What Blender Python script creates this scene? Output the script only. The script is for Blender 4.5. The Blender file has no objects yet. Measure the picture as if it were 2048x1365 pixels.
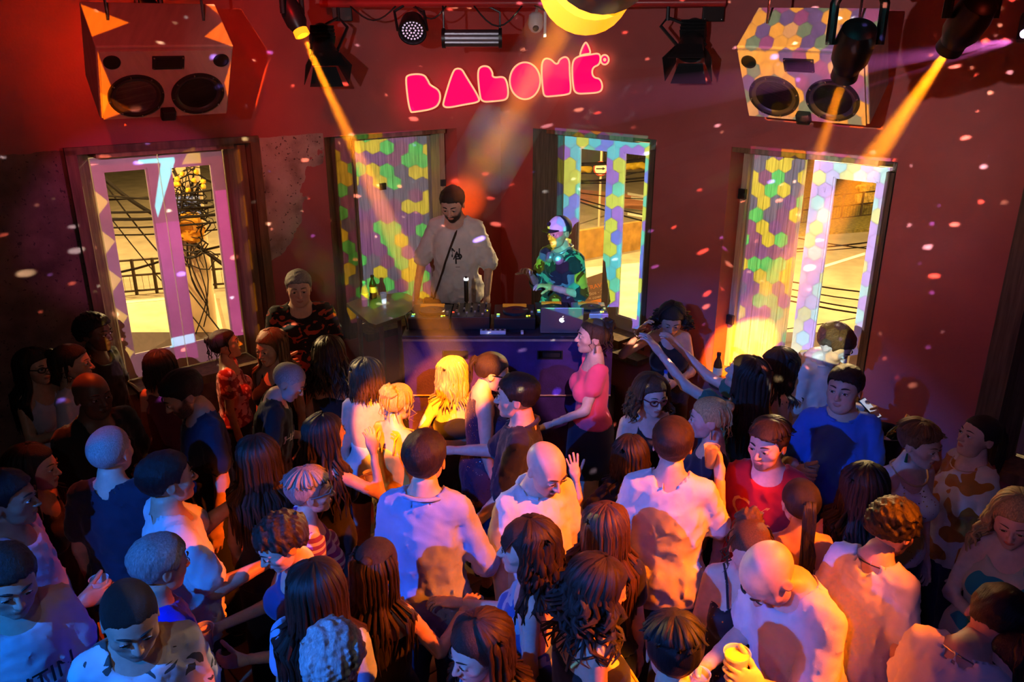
import bpy, bmesh, math, random
import numpy as np
from mathutils import Vector, Matrix
sc = bpy.context.scene
COL = sc.collection
PI = math.pi

# ------------------------------------------------------------------ camera, world, exposure
FPX, PITCH, CAMH = 1588.0, math.radians(19.67), 3.45
cam_d = bpy.data.cameras.new('camera'); cam = bpy.data.objects.new('camera', cam_d); COL.objects.link(cam)
cam.location = (0, 0, CAMH); cam.rotation_euler = (PI/2 - PITCH, 0, 0)
cam_d.sensor_width = 36.0; cam_d.lens = 36.0*FPX/2048.0; cam_d.clip_end = 300
sc.camera = cam
sc.view_settings.view_transform = 'Standard'; sc.view_settings.look = 'None'
sc.view_settings.exposure = 0.0; sc.view_settings.gamma = 1.0
try: sc.view_settings.use_curve_mapping = False
except Exception: pass
wd = bpy.data.worlds.new('night'); sc.world = wd; wd.use_nodes = True
wd.node_tree.nodes['Background'].inputs[0].default_value = (0.35, 0.16, 0.05, 1)
wd.node_tree.nodes['Background'].inputs[1].default_value = 0.004

# room frame: corner C, left wall runs along DL, right wall along DR
ANG = math.radians(48.9)
CORNER = Vector((-0.112, 8.0, 0)); DL = Vector((-math.sin(ANG), -math.cos(ANG), 0)); DR = Vector((math.cos(ANG), -math.sin(ANG), 0))
def W(s, t, z): return CORNER + DL*s + DR*t + Vector((0, 0, z))
def WL(u, d, z): return W(u, d, z)          # left wall: u along the wall, d into the room
def WR(u, d, z): return W(d, u, z)
def ray(px, py):
    x = (px-1024)/FPX; u = (682.5-py)/FPX; c, s = math.cos(PITCH), math.sin(PITCH)
    return Vector((x, c+u*s, -s+u*c))
def at_z(px, py, z):
    r = ray(px, py); return r*((z-CAMH)/r.z) + Vector((0, 0, CAMH))
def at_y(px, py, y):
    r = ray(px, py); return r*(y/r.y) + Vector((0, 0, CAMH))

# ------------------------------------------------------------------ node helper
class NT:
    def __init__(self, tree): self.t = tree
    def add(self, typ, ins=None, **props):
        n = self.t.nodes.new(typ)
        for k, v in props.items(): setattr(n, k, v)
        for k, v in (ins or {}).items():
            if isinstance(v, bpy.types.NodeSocket): self.t.links.new(v, n.inputs[k])
            else: n.inputs[k].default_value = v
        return n
    def m(self, op, a, b=0.0, c=None, clamp=False):
        ins = {0: a, 1: b}
        if c is not None: ins[2] = c
        n = self.add('ShaderNodeMath', ins, operation=op); n.use_clamp = clamp
        return n.outputs[0]
    def v(self, op, a, b=None, c=None):
        ins = {0: a}
        if b is not None: ins[1] = b
        if c is not None: ins[2] = c
        n = self.add('ShaderNodeVectorMath', ins, operation=op)
        return n.outputs['Value'] if op in ('DOT_PRODUCT', 'LENGTH', 'DISTANCE') else n.outputs[0]
    def sc(self, a, k): 
        n = self.add('ShaderNodeVectorMath', {0: a}, operation='SCALE')
        if isinstance(k, bpy.types.NodeSocket): self.t.links.new(k, n.inputs['Scale'])
        else: n.inputs['Scale'].default_value = k
        return n.outputs[0]
    def mix(self, f, a, b, blend='MIX'):
        n = self.t.nodes.new('ShaderNodeMix'); n.data_type = 'RGBA'; n.blend_type = blend
        for i, v in ((0, f), (6, a), (7, b)):
            if isinstance(v, bpy.types.NodeSocket): self.t.links.new(v, n.inputs[i])
            else: n.inputs[i].default_value = v if i == 0 else (tuple(v)+(1,))[:4]
        return n.outputs[2]
    def ramp(self, f, stops, interp='LINEAR'):
        n = self.t.nodes.new('ShaderNodeValToRGB'); self.t.links.new(f, n.inputs[0]); cr = n.color_ramp; cr.interpolation = interp
        while len(cr.elements) < len(stops): cr.elements.new(0.5)
        for e, (p, c) in zip(cr.elements, stops): e.position = p; e.color = (tuple(c)+(1,))[:4]
        return n.outputs[0]
    def link(self, a, b): self.t.links.new(a, b)

# ------------------------------------------------------------------ lights
def spot(name, loc, target, color, watts, angle, blend=0.3, radius=0.05):
    d = bpy.data.lights.new(name, 'SPOT'); o = bpy.data.objects.new(name, d); COL.objects.link(o)
    o.location = loc; o.rotation_euler = (Vector(target)-Vector(loc)).to_track_quat('-Z', 'Y').to_euler()
    d.color = color; d.energy = watts; d.spot_size = math.radians(angle); d.spot_blend = blend; d.shadow_soft_size = radius
    return o

# projector: a still image of coloured hexagons masked to windows and loudspeakers, plus its grey black level
PROJ = Vector((-0.95, 0.35, 3.62))
pj = spot('video_projector_lamp', PROJ, (0.15, 6.2, 2.35), (1, 1, 1), 30000, 88, 0.12, 0.004)
bpy.context.view_layer.update()
PMI = pj.matrix_world.inverted()
def puv(p):
    q = PMI @ Vector(p); return (q.x/-q.z, q.y/-q.z)
def half_planes(pts):
    uv = [puv(p) for p in pts]; cx = sum(u for u, v in uv)/len(uv); cy = sum(v for u, v in uv)/len(uv); out = []
    for i in range(len(uv)):
        (x0, y0), (x1, y1) = uv[i], uv[(i+1) % len(uv)]
        a, b = y0-y1, x1-x0; n = math.hypot(a, b) or 1e-9; a /= n; b /= n; c = -(a*x0+b*y0)
        if a*cx+b*cy+c < 0: a, b, c = -a, -b, -c
        out.append((a, b, c))
    return out
def quad(fn, u0, u1, z0, z1, d): return [fn(u0, d, z0), fn(u1, d, z0), fn(u1, d, z1), fn(u0, d, z1)]
def build_projector(regions, triangles):
    pj.data.use_nodes = True; t = pj.data.node_tree; t.nodes.clear(); N = NT(t)
    out = t.nodes.new('ShaderNodeOutputLight'); em = t.nodes.new('ShaderNodeEmission'); N.link(em.outputs[0], out.inputs[0])
    nv = N.add('ShaderNodeTexCoord').outputs['Normal']
    sx = N.add('ShaderNodeSeparateXYZ', {0: nv})
    iz = N.m('DIVIDE', -1.0, sx.outputs[2])
    U = N.m('MULTIPLY', sx.outputs[0], iz); V = N.m('MULTIPLY', sx.outputs[1], iz)
    uv1 = N.add('ShaderNodeCombineXYZ', {0: U, 1: V, 2: 1.0}).outputs[0]
    def mask(hps):
        cur = None
        for hp in hps:
            d = N.v('DOT_PRODUCT', uv1, hp)
            cur = d if cur is None else N.m('MINIMUM', cur, d)
        return N.m('MULTIPLY', cur, 900.0, clamp=True)
    # hexagon cells
    S = 0.0172; R3 = math.sqrt(3)
    p = N.add('ShaderNodeCombineXYZ', {0: N.m('MULTIPLY_ADD', U, 1/S, 200.0), 1: N.m('MULTIPLY_ADD', V, 1/S, 200.0*R3), 2: 0.0}).outputs[0]
    r = (1, R3, 1); h = (.5, R3/2, 0)
    def cell(q):
        f = N.v('FRACTION', N.v('DIVIDE', q, r)); return N.v('SUBTRACT', N.v('MULTIPLY', f, (1, R3, 0)), h)
    a = cell(p); b = cell(N.v('SUBTRACT', p, h))
    sel = N.m('LESS_THAN', N.v('DOT_PRODUCT', a, a), N.v('DOT_PRODUCT', b, b))
    g = N.v('ADD', N.sc(a, sel), N.sc(b, N.m('SUBTRACT', 1.0, sel)))
    idv = N.v('FLOOR', N.v('ADD', N.v('DIVIDE', N.v('SUBTRACT', p, g), (.5, R3/2, 1)), (.5, .5, 0)))
    rnd = N.add('ShaderNodeTexWhiteNoise', {'Vector': idv}, noise_dimensions='3D').outputs['Value']
    ag = N.v('ABSOLUTE', g); gs = N.add('ShaderNodeSeparateXYZ', {0: ag})
    hd = N.m('MAXIMUM', gs.outputs[0], N.v('DOT_PRODUCT', ag, (.5, R3/2, 0)))
    edge = N.m('MULTIPLY', N.m('SUBTRACT', 0.505, hd), 14.0, clamp=True)
    edge = N.m('MULTIPLY_ADD', edge, 0.45, 0.55)
    pal_w = N.ramp(rnd, [(0, (.95, .74, .0)), (.26, (.06, .80, .12)), (.47, (.22, .06, .28)), (.62, (.10, .12, .21)), (.84, (.27, .06, .20))], 'CONSTANT')
    pal_c = N.ramp(rnd, [(0, (.75, .9, .05)), (.22, (.05, .75, .85)), (.5, (.12, .25, 1.0)), (.72, (.35, .18, .85)), (.84, (.10, .85, .55))], 'CONSTANT')
    pal_s = N.ramp(rnd, [(0, (.95, .36, .0)), (.28, (.10, .03, .20)), (.52, (.12, .18, .09)), (.72, (.26, .012, .16)), (.88, (.80, .34, .10))], 'CONSTANT')
    pal_p = N.ramp(rnd, [(0, (.62, .45, 1.0)), (.35, (.85, .9, .35)), (.6, (.5, .9, .9)), (.8, (.6, .6, 1.0))], 'CONSTANT')
    pals = {'w': pal_w, 'c': pal_c, 's': pal_s, 'p': pal_p}
    wash = N.mix(0.0, (.33, .32, .35), (0, 0, 0))
    # soft limits of the projected frame
    uL = puv(WL(2.62, 0, 2.4)); uL2 = puv(WL(2.62, 0, 3.6)); uR = puv(WR(4.9, 0, 2.2)); uR2 = puv(WR(4.9, 0, 3.4))
    def side(a, b, inside):
        A, B = b[1]-a[1], -(b[0]-a[0]); n = math.hypot(A, B); A /= n; B /= n; C = -(A*a[0]+B*a[1])
        if A*inside[0]+B*inside[1]+C < 0: A, B, C = -A, -B, -C
        return N.m('MULTIPLY_ADD', N.v('DOT_PRODUCT', uv1, (A, B, C)), 5.0, .12, clamp=True)
    cin = puv(WR(1.5, 0, 2.8)); fm = N.m('MULTIPLY', N.m('MULTIPLY', side(uL, uL2, cin), side(uR, uR2, cin)), side(puv(WL(1.4, 0, 1.15)), puv(WR(1.4, 0, 1.15)), cin))
    col = N.sc(wash, N.m('MULTIPLY_ADD', fm, .93, .07))
    for hps, pal, gain in regions:
        m = mask(hps)
        c = N.sc(pals[pal], N.m('MULTIPLY', N.m('MULTIPLY', m, edge), gain))
        col = N.v('ADD', col, c)
    for hps, c3 in triangles:
        col = N.v('ADD', col, N.sc(N.mix(0.0, c3, c3), mask(hps)))
    N.link(col, em.inputs['Color']); em.inputs['Strength'].default_value = .0233

def speckle_light(name, loc, watts, seed, aim):
    o = spot(name, loc, aim, (1, 1, 1), watts, 112, 0.15, 0.01)
    o.data.use_nodes = True; t = o.data.node_tree; t.nodes.clear(); N = NT(t)
    out = t.nodes.new('ShaderNodeOutputLight'); em = t.nodes.new('ShaderNodeEmission'); N.link(em.outputs[0], out.inputs[0])
    nv = N.add('ShaderNodeTexCoord').outputs['Normal']
    q = N.v('ADD', N.v('MULTIPLY', nv, (25, 66, 28)), (seed*3.7, seed*1.3, 0))
    n1 = N.add('ShaderNodeTexNoise', {'Vector': N.v('MULTIPLY', nv, (9, 9, 9)), 'Scale': 1.0, 'Detail': 1.0}).outputs['Color']
    q = N.v('ADD', q, N.sc(n1, 1.6))
    vo = N.add('ShaderNodeTexVoronoi', {'Vector': q, 'Scale': 1.0, 'Randomness': 1.0}, feature='F1')
    sp = N.add('ShaderNodeSeparateXYZ', {0: vo.outputs['Color']})
    rad = N.m('MULTIPLY_ADD', N.m('POWER', sp.outputs[0], 3.0), 0.20, 0.08)
    on = N.m('GREATER_THAN', sp.outputs[1], 0.22)
    k = N.m('MULTIPLY', N.m('SUBTRACT', rad, vo.outputs['Distance']), 18.0, clamp=True)
    c = N.ramp(sp.outputs[2], [(0, (1, .25, .16)), (.3, (1, .55, .4)), (.48, (.32, .2, 1)), (.66, (.75, .85, 1)), (.84, (.95, .9, .55))], 'CONSTANT')
    N.link(N.sc(c, N.m('MULTIPLY', k, on)), em.inputs['Color']); em.inputs['Strength'].default_value = 1.0
    return o
speckle_light('mirror_effect_lamp', (0.9, 2.6, 4.05), 3400, 2.3, (0.0, 7.5, 3.35))

# wash lights over the dance floor (their fixtures hang above and behind the balcony edge; the rose fill is added)
spot('blue_wash_lamp', (-3.0, -.3, 4.2), (-0.55, 2.95, 1.35), (0.006, 0.18, 1.0), 1300, 38, 0.3, 0.03)
spot('lavender_wash_lamp', (-.7, -0.9, 4.4), (1.5, 3.1, 1.35), (0.19, 0.20, 1.0), 190, 41, 0.4, 0.03)
spot('amber_wash_lamp', (3.3, 2.1, 4.1), (0.20, 3.0, 1.2), (1.0, 0.13, 0.001), 3000, 31, 0.35, 0.03)
spot('amber_pin_lamp', (-.1, .9, 4.3), (-.42, 4.95, 1.35), (1.0, 0.22, 0.004), 9000, 8, 0.3, 0.02)
spot('amber_pin_lamp', (-.5, .9, 4.3), (-.72, 4.40, 1.40), (1.0, 0.22, 0.004), 5500, 7, 0.3, 0.02)
spot('amber_pin_lamp', (1.7, 1.0, 4.3), (.55, 2.42, 1.15), (1.0, 0.24, 0.004), 2200, 11, 0.5, 0.02)
spot('red_wash_lamp', (-1.5, 4.5, 4.25), (-1.2, 7.0, 3.35), (1.0, 0.002, 0.004), 45, 70, 0.8, 0.05)
spot('red_floor_lamp', (-2.6, 5.3, 4.0), (-1.3, 4.3, 1.2), (1.0, 0.07, 0.006), 620, 58, 0.6, 0.05)
spot('red_side_lamp', (2.2, 2.6, 4.2), (2.1, 6.0, 2.2), (1.0, 0.07, 0.035), 8, 100, 0.8, 0.05)
spot('rose_added_fill', (.7, .6, 4.3), (.52, 5.1, 1.40), (1.0, 0.42, 0.55), 1000, 7, 0.5, 0.02)  # added fill without a fixture, brightens the pink blouse
spot('red_front_lamp', (-1.0, 1.5, 4.2), (-2.1, 4.9, 3.25), (1.0, 0.012, 0.008), 170, 24, 0.6, 0.03)
# ------------------------------------------------------------------ materials
MATS = {}
def mat(name, col=(.5, .5, .5), rough=.6, metal=0.0, spec=.5, emit=None, es=0.0, var=0.0, vscale=8.0, bump=0.0, bscale=40.0, stretch=(1, 1, 1), trans=0.0, ior=1.45, alpha=1.0):
    if name in MATS: return MATS[name]
    m = bpy.data.materials.new(name); m.use_nodes = True; N = NT(m.node_tree); b = m.node_tree.nodes['Principled BSDF']
    b.inputs['Base Color'].default_value = (*col, 1); b.inputs['Roughness'].default_value = rough; b.inputs['Metallic'].default_value = metal
    b.inputs['Specular IOR Level'].default_value = spec; b.inputs['Transmission Weight'].default_value = trans; b.inputs['IOR'].default_value = ior
    b.inputs['Alpha'].default_value = alpha
    if emit: b.inputs['Emission Color'].default_value = (*emit, 1); b.inputs['Emission Strength'].default_value = es
    if var or bump:
        co = N.v('MULTIPLY', N.add('ShaderNodeTexCoord').outputs['Object'], stretch)
    if var:
        nz = N.add('ShaderNodeTexNoise', {'Vector': co, 'Scale': vscale, 'Detail': 4.0}).outputs['Fac']
        lo = tuple(c*(1-var) for c in col); hi = tuple(min(1, c*(1+var)) for c in col)
        N.link(N.ramp(nz, [(.3, lo), (.7, hi)]), b.inputs['Base Color'])
    if bump:
        nz = N.add('ShaderNodeTexNoise', {'Vector': co, 'Scale': bscale, 'Detail': 5.0}).outputs['Fac']
        bp = N.add('ShaderNodeBump', {'Strength': bump, 'Distance': 0.01, 'Height': nz}); N.link(bp.outputs[0], b.inputs['Normal'])
    MATS[name] = m
    return m

# ------------------------------------------------------------------ mesh building
class MB:
    def __init__(self): self.v = []; self.f = []; self.mi = []
    def addv(self, vs, fs, mi=0):
        o = len(self.v); self.v += [tuple(x) for x in vs]; self.f += [tuple(i+o for i in f) for f in fs]; self.mi += [mi]*len(fs); return self
    def box(self, c, s, M=None, mi=0, bev=0.0):
        hx, hy, hz = s[0]/2, s[1]/2, s[2]/2
        if bev <= 0:
            vs = [Vector((c[0]+x*hx, c[1]+y*hy, c[2]+z*hz)) for z in (-1, 1) for y in (-1, 1) for x in (-1, 1)]
            fs = [(0, 2, 3, 1), (4, 5, 7, 6), (0, 1, 5, 4), (2, 6, 7, 3), (0, 4, 6, 2), (1, 3, 7, 5)]
        else:
            b = min(bev, hx*.95, hy*.95, hz*.95); vs = []; fs = []
            bm = bmesh.new(); bmesh.ops.create_cube(bm, size=1)
            for v in bm.verts: v.co = Vector((v.co.x*2*hx, v.co.y*2*hy, v.co.z*2*hz))
            bmesh.ops.bevel(bm, geom=bm.edges[:], offset=b, segments=2, affect='EDGES', profile=.5)
            bm.verts.index_update()
            vs = [v.co+Vector(c) for v in bm.verts]; fs = [tuple(v.index for v in f.verts) for f in bm.faces]; bm.free()
        if M is not None: vs = [M @ v for v in vs]
        return self.addv(vs, fs, mi)
    def wbox(self, fn, u0, u1, d0, d1, z0, z1, mi=0):   # box in wall coordinates
        vs = [fn(u, d, z) for z in (z0, z1) for d in (d0, d1) for u in (u0, u1)]
        fs = [(0, 2, 3, 1), (4, 5, 7, 6), (0, 1, 5, 4), (2, 6, 7, 3), (0, 4, 6, 2), (1, 3, 7, 5)]
        return self.addv(vs, fs, mi)
    def tube(self, pts, r, n=8, caps=True, mi=0, flat=1.0, up=None):
        pts = [Vector(p) for p in pts]; k = len(pts)
        rs = r if isinstance(r, (list, tuple)) else [r]*k
        vs = []; fs = []; ref = None
        for i, p in enumerate(pts):
            d = (pts[min(i+1, k-1)]-pts[max(i-1, 0)])
            d = d.normalized() if d.length > 1e-9 else Vector((0, 0, 1))
            if ref is None:
                ref = Vector(up) if up is not None else (Vector((0, 0, 1)) if abs(d.z) < .9 else Vector((1, 0, 0)))
            a = (ref - d*ref.dot(d)); a = a.normalized() if a.length > 1e-6 else d.orthogonal().normalized()
            b = d.cross(a); ref = a
            for j in range(n):
                t = 2*PI*j/n; vs.append(p + (a*math.cos(t)*flat + b*math.sin(t))*rs[i])
        for i in range(k-1):
            for j in range(n):
                fs.append((i*n+j, i*n+(j+1) % n, (i+1)*n+(j+1) % n, (i+1)*n+j))
        if caps: fs.append(tuple(range(n-1, -1, -1))); fs.append(tuple((k-1)*n+j for j in range(n)))
        return self.addv(vs, fs, mi)
    def lathe(self, prof, n=24, M=None, mi=0, cap0=True, cap1=True):   # prof: (r,z) list
        vs = [Vector((r*math.cos(2*PI*j/n), r*math.sin(2*PI*j/n), z)) for r, z in prof for j in range(n)]
        k = len(prof); fs = [(i*n+j, i*n+(j+1) % n, (i+1)*n+(j+1) % n, (i+1)*n+j) for i in range(k-1) for j in range(n)]
        if cap0: fs.append(tuple(range(n-1, -1, -1)))
        if cap1: fs.append(tuple((k-1)*n+j for j in range(n)))
        if M is not None: vs = [M @ v for v in vs]
        return self.addv(vs, fs, mi)
    def prism(self, poly, fn, d0, d1, mi=0):     # poly in (u,z), extruded over depth through fn(u,d,z)
        n = len(poly); vs = [fn(u, d0, z) for u, z in poly]+[fn(u, d1, z) for u, z in poly]
        fs = [tuple(range(n)), tuple(range(2*n-1, n-1, -1))]+[(i, i+n, (i+1) % n+n, (i+1) % n) for i in range(n)]
        return self.addv(vs, fs, mi)
    def ring(self, outer, inner, fn, d0, d1, mi=0):   # band between two outlines of equal length
        n = len(outer); vs = [fn(u, d, z) for d in (d0, d1) for P_ in (outer, inner) for u, z in P_]; fs = []
        for i in range(n):
            j = (i+1) % n; o0, i0, o1, i1 = 0, n, 2*n, 3*n
            fs += [(o1+i, o1+j, i1+j, i1+i), (o0+i, i0+i, i0+j, o0+j), (o0+i, o0+j, o1+j, o1+i), (i0+i, i1+i, i1+j, i0+j)]
        return self.addv(vs, fs, mi)
    def build(self, name, mats, parent=None, smooth=False, origin=None):
        me = bpy.data.meshes.new(name)
        o3 = Vector(origin) if origin is not None else None
        me.from_pydata([tuple(Vector(v)-o3) for v in self.v] if o3 is not None else self.v, [], self.f)
        mats = mats if isinstance(mats, (list, tuple)) else [mats]
        for m in mats: me.materials.append(m)
        if len(mats) > 1: me.polygons.foreach_set('material_index', self.mi)
        bm = bmesh.new(); bm.from_mesh(me); bmesh.ops.recalc_face_normals(bm, faces=bm.faces[:]); bm.to_mesh(me); bm.free()
        if smooth: me.polygons.foreach_set('use_smooth', [True]*len(me.polygons)); 
        if smooth == 'auto':
            me.set_sharp_from_angle(angle=math.radians(38))
        o = bpy.data.objects.new(name, me); COL.objects.link(o)
        if o3 is not None: o.location = o3
        if parent is not None: o.parent = parent; 
        if parent is not None and parent.get('_abs'):
            o.matrix_parent_inverse = parent.matrix_world.inverted()
        return o
def empty(name, loc=(0, 0, 0)):
    o = bpy.data.objects.new(name, None); COL.objects.link(o); o.location = loc; o.empty_display_size = .1
    o.matrix_world = Matrix.Translation(loc); o['_abs'] = 1
    return o
def tag(o, label=None, cat=None, group=None, kind=None):
    if label: o['label'] = label
    if cat: o['category'] = cat
    if group: o['group'] = group
    if kind: o['kind'] = kind
    return o
def rot(x=0, y=0, z=0): return Matrix.Rotation(z, 4, 'Z') @ Matrix.Rotation(y, 4, 'Y') @ Matrix.Rotation(x, 4, 'X')
def TR(p, R=None): return Matrix.Translation(p) @ (R if R is not None else Matrix.Identity(4))
def frame(o, x, y, z): # 4x4 from axes
    return Matrix(((x[0], y[0], z[0], o[0]), (x[1], y[1], z[1], o[1]), (x[2], y[2], z[2], o[2]), (0, 0, 0, 1)))
def zalong(p, d, up=(0, 0, 1)):
    return Matrix.Translation(p) @ Vector(d).to_track_quat('Z', 'Y').to_matrix().to_4x4()
RND = random.Random(7)
# ------------------------------------------------------------------ wall materials
def wall_mat(name, raw):
    m = bpy.data.materials.new(name); m.use_nodes = True; N = NT(m.node_tree); b = m.node_tree.nodes['Principled BSDF']
    P = N.add('ShaderNodeNewGeometry').outputs['Position']
    n1 = N.add('ShaderNodeTexNoise', {'Vector': P, 'Scale': 2.2, 'Detail': 6.0}).outputs['Fac']
    n2 = N.add('ShaderNodeTexNoise', {'Vector': P, 'Scale': 60.0, 'Detail': 4.0}).outputs['Fac']
    red = N.ramp(n1, [(.3, (.42, .105, .10)), (.7, (.50, .135, .13))])
    col = red; rough = .62
    if raw:
        rel = N.v('SUBTRACT', P, tuple(CORNER)); s = N.v('DOT_PRODUCT', rel, tuple(DL)); z = N.add('ShaderNodeSeparateXYZ', {0: P}).outputs[2]
        n3 = N.add('ShaderNodeTexNoise', {'Vector': P, 'Scale': 1.1, 'Detail': 5.0, 'Distortion': .6}).outputs['Fac']
        n4 = N.add('ShaderNodeTexNoise', {'Vector': P, 'Scale': 5.5, 'Detail': 8.0}).outputs['Fac']
        zl = N.m('LESS_THAN', N.m('ADD', z, N.m('MULTIPLY_ADD', n4, .05, -.025)), 2.86)
        sl = N.m('GREATER_THAN', s, 1.92)
        # paint remnants: the patch beside the second window and blotches elsewhere
        ln_ = N.m('SUBTRACT', N.m('MULTIPLY_ADD', s, -1.34, 2.47+1.34*1.95), z)
        patch = N.m('GREATER_THAN', N.m('ADD', ln_, N.m('MULTIPLY_ADD', n3, 1.5, N.m('MULTIPLY_ADD', n4, .5, -1.0))), 0.0)
        patch = N.m('MULTIPLY', patch, N.m('LESS_THAN', s, 2.6))
        spots = N.add('ShaderNodeTexNoise', {'Vector': P, 'Scale': 38.0, 'Detail': 2.0}).outputs['Fac']
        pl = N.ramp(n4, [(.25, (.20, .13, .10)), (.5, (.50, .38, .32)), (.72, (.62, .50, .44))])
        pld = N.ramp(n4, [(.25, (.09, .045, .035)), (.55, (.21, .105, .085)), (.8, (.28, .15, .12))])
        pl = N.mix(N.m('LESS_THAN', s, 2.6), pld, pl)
        pl = N.mix(N.m('MULTIPLY', N.m('GREATER_THAN', spots, .66), .85), pl, (.06, .03, .03))
        pl = N.mix(patch, pl, red)
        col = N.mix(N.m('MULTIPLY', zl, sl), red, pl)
    N.link(col, b.inputs['Base Color']); b.inputs['Roughness'].default_value = rough; b.inputs['Specular IOR Level'].default_value = .3
    hsum = N.m('MULTIPLY_ADD', n2, .35, n1)
    bp = N.add('ShaderNodeBump', {'Strength': .25, 'Distance': .02, 'Height': hsum}); N.link(bp.outputs[0], b.inputs['Normal'])
    return m
M_WL = wall_mat('red_and_bare_plaster', True); M_WR = wall_mat('red_painted_plaster', False)
ZT, ZS = 2.827, 1.02
TH = .45
OPL = [(.541, 1.914), (2.563, 3.79), (4.72, 5.95)]; OPR = [(.473, 1.934), (2.642, 3.867), (4.69, 5.92)]
def wall(name, fn, ops, mt, length):
    mb = MB(); cuts = [0.0]
    for a, b in ops: cuts += [a, b]
    cuts.append(length)
    mb.wbox(fn, -TH, length, -TH, 0, ZT, 4.4); mb.wbox(fn, -TH, length, -TH, 0, -.3, ZS)
    for i in range(0, len(cuts), 2): mb.wbox(fn, cuts[i] if i else -TH, cuts[i+1], -TH, 0, ZS, ZT)
    return tag(mb.build(name, mt), kind='structure')
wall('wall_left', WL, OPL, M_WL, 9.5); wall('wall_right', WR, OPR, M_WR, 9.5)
m_dark = mat('dark_ceiling', (.03, .022, .022), .9, var=.3)
mb = MB(); mb.box((0, 3, 4.45), (16, 14, .1)); tag(mb.build('ceiling', m_dark), kind='structure')

# floor: slab with large square tiles laid parallel to the walls
m_grout = mat('floor_grout', (.07, .04, .03), .8)
def tile_mat(nm, a, b):
    m = mat(nm, a, .38, spec=.4, var=.18, vscale=3.0, bump=.12, bscale=25); return m
m_tile = [tile_mat('tan_floor_tile', (.40, .26, .16), 0), tile_mat('brown_floor_tile', (.25, .15, .09), 0)]
mb = MB(); mb.box((0, 3, -.10), (18, 14, .2)); flo = tag(mb.build('floor', m_grout), kind='structure')
TS = .50
tme = []
for k in range(2):
    t_ = MB(); t_.box((0, 0, .005), (TS-.012, TS-.012, .014)); o = t_.build('tile', m_tile[k]); tme.append(o.data); bpy.data.objects.remove(o)
RT = Matrix.Rotation(math.atan2(DR.y, DR.x), 4, 'Z')
for i in range(1, 16):
    for j in range(1, 16):
        p = W(i*TS+.2, j*TS+.2, 0)
        if not (-3.3 < p.x < 3.3 and 1.2 < p.y < 5.2): continue
        o = bpy.data.objects.new('tile', tme[(i+j) % 2]); COL.objects.link(o); o.matrix_world = TR(p, RT); o.parent = flo

# ------------------------------------------------------------------ windows
m_white = mat('white_window_paint', (.72, .70, .68), .45, var=.08, vscale=6)
m_cas = mat('brown_casing_wood', (.20, .115, .06), .55, var=.35, vscale=9, stretch=(3, 3, .4), bump=.2, bscale=30)
m_dkw = mat('dark_shutter_wood', (.11, .075, .05), .6, var=.4, vscale=10, stretch=(6, 6, .35), bump=.35, bscale=26)
m_rev = mat('red_reveal_plaster', (.50, .09, .07), .65, var=.12, vscale=4)
m_beige = mat('beige_jamb_wood', (.50, .38, .25), .55, var=.25, vscale=9, stretch=(5, 5, .4))
m_sh = mat('weathered_shutter_wood', (.56, .52, .46), .6, var=.3, vscale=11, stretch=(7, 7, .35), bump=.35, bscale=22)
m_blk = mat('black_iron', (.015, .014, .014), .5, metal=.3)
def glass_mat():
    m = bpy.data.materials.new('window_glass'); m.use_nodes = True; N = NT(m.node_tree); t = m.node_tree; t.nodes.clear()
    out = t.nodes.new('ShaderNodeOutputMaterial'); tr = t.nodes.new('ShaderNodeBsdfTransparent'); gl = t.nodes.new('ShaderNodeBsdfGlossy')
    tr.inputs[0].default_value = (.93, .93, .90, 1); gl.inputs['Roughness'].default_value = .02
    fr = N.add('ShaderNodeFresnel', {'IOR': 1.35}).outputs[0]
    mx = t.nodes.new('ShaderNodeMixShader'); N.link(N.m('MULTIPLY', fr, .6), mx.inputs[0]); N.link(tr.outputs[0], mx.inputs[1]); N.link(gl.outputs[0], mx.inputs[2]); N.link(mx.outputs[0], out.inputs[0])
    return m
M_GLASS = glass_mat()
FD = -.25
def window(n, fn, op, fr, cas_lo, cas_hi, z1=2.79, lining=None):
    e = empty('window_%d' % n, fn((op[0]+op[1])/2, 0, ZS)); tag(e, kind='structure')
    a, b = op; c, d = fr
    for (w, f, mt, nm) in ((a, c, cas_lo, 'reveal'), (b, d, cas_hi, 'reveal')):
        mb = MB(); poly = [(w, 0.004), (f, FD+.02), (f, FD-.08), (w, FD-.08)]
        vs = [fn(u, dd, z) for z in (ZS, ZT) for u, dd in poly]
        mb.addv(vs, [(0, 1, 2, 3), (7, 6, 5, 4), (0, 4, 5, 1), (1, 5, 6, 2), (2, 6, 7, 3), (3, 7, 4, 0)]); mb.build(nm, mt, e)
    mb = MB(); mb.wbox(fn, c, d, FD-.07, -.01, z1, ZT-.002); mb.build('lintel', m_cas, e)
    mb = MB(); mb.wbox(fn, c, d, FD-.10, .05, ZS-.04, ZS+.03); mb.build('sill', m_cas, e)
    return e
def leaf(e, fn, u0, u1, g0, g1, gz0, gz1, z0, z1, d=FD, mt=None):
    mt = mt or m_white; mb = MB(); D0, D1 = d-.03, d+.015
    mb.wbox(fn, u0, g0, D0, D1, z0, z1); mb.wbox(fn, g1, u1, D0, D1, z0, z1); mb.wbox(fn, g0, g1, D0, D1, gz1, z1); mb.wbox(fn, g0, g1, D0, D1, z0, gz0)
    # moulding bead around the glass
    for (x0, x1, y0, y1) in ((g0, g0+.012, gz0, gz1), (g1-.012, g1, gz0, gz1), (g0, g1, gz0, gz0+.012), (g0, g1, gz1-.012, gz1)): mb.wbox(fn, x0, x1, d-.012, d+.004, y0, y1)
    lf = mb.build('leaf', mt, e)
    mb = MB(); mb.wbox(fn, g0, g1, d-.012, d-.008, gz0, gz1); mb.build('pane', M_GLASS, lf)
    return lf
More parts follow.
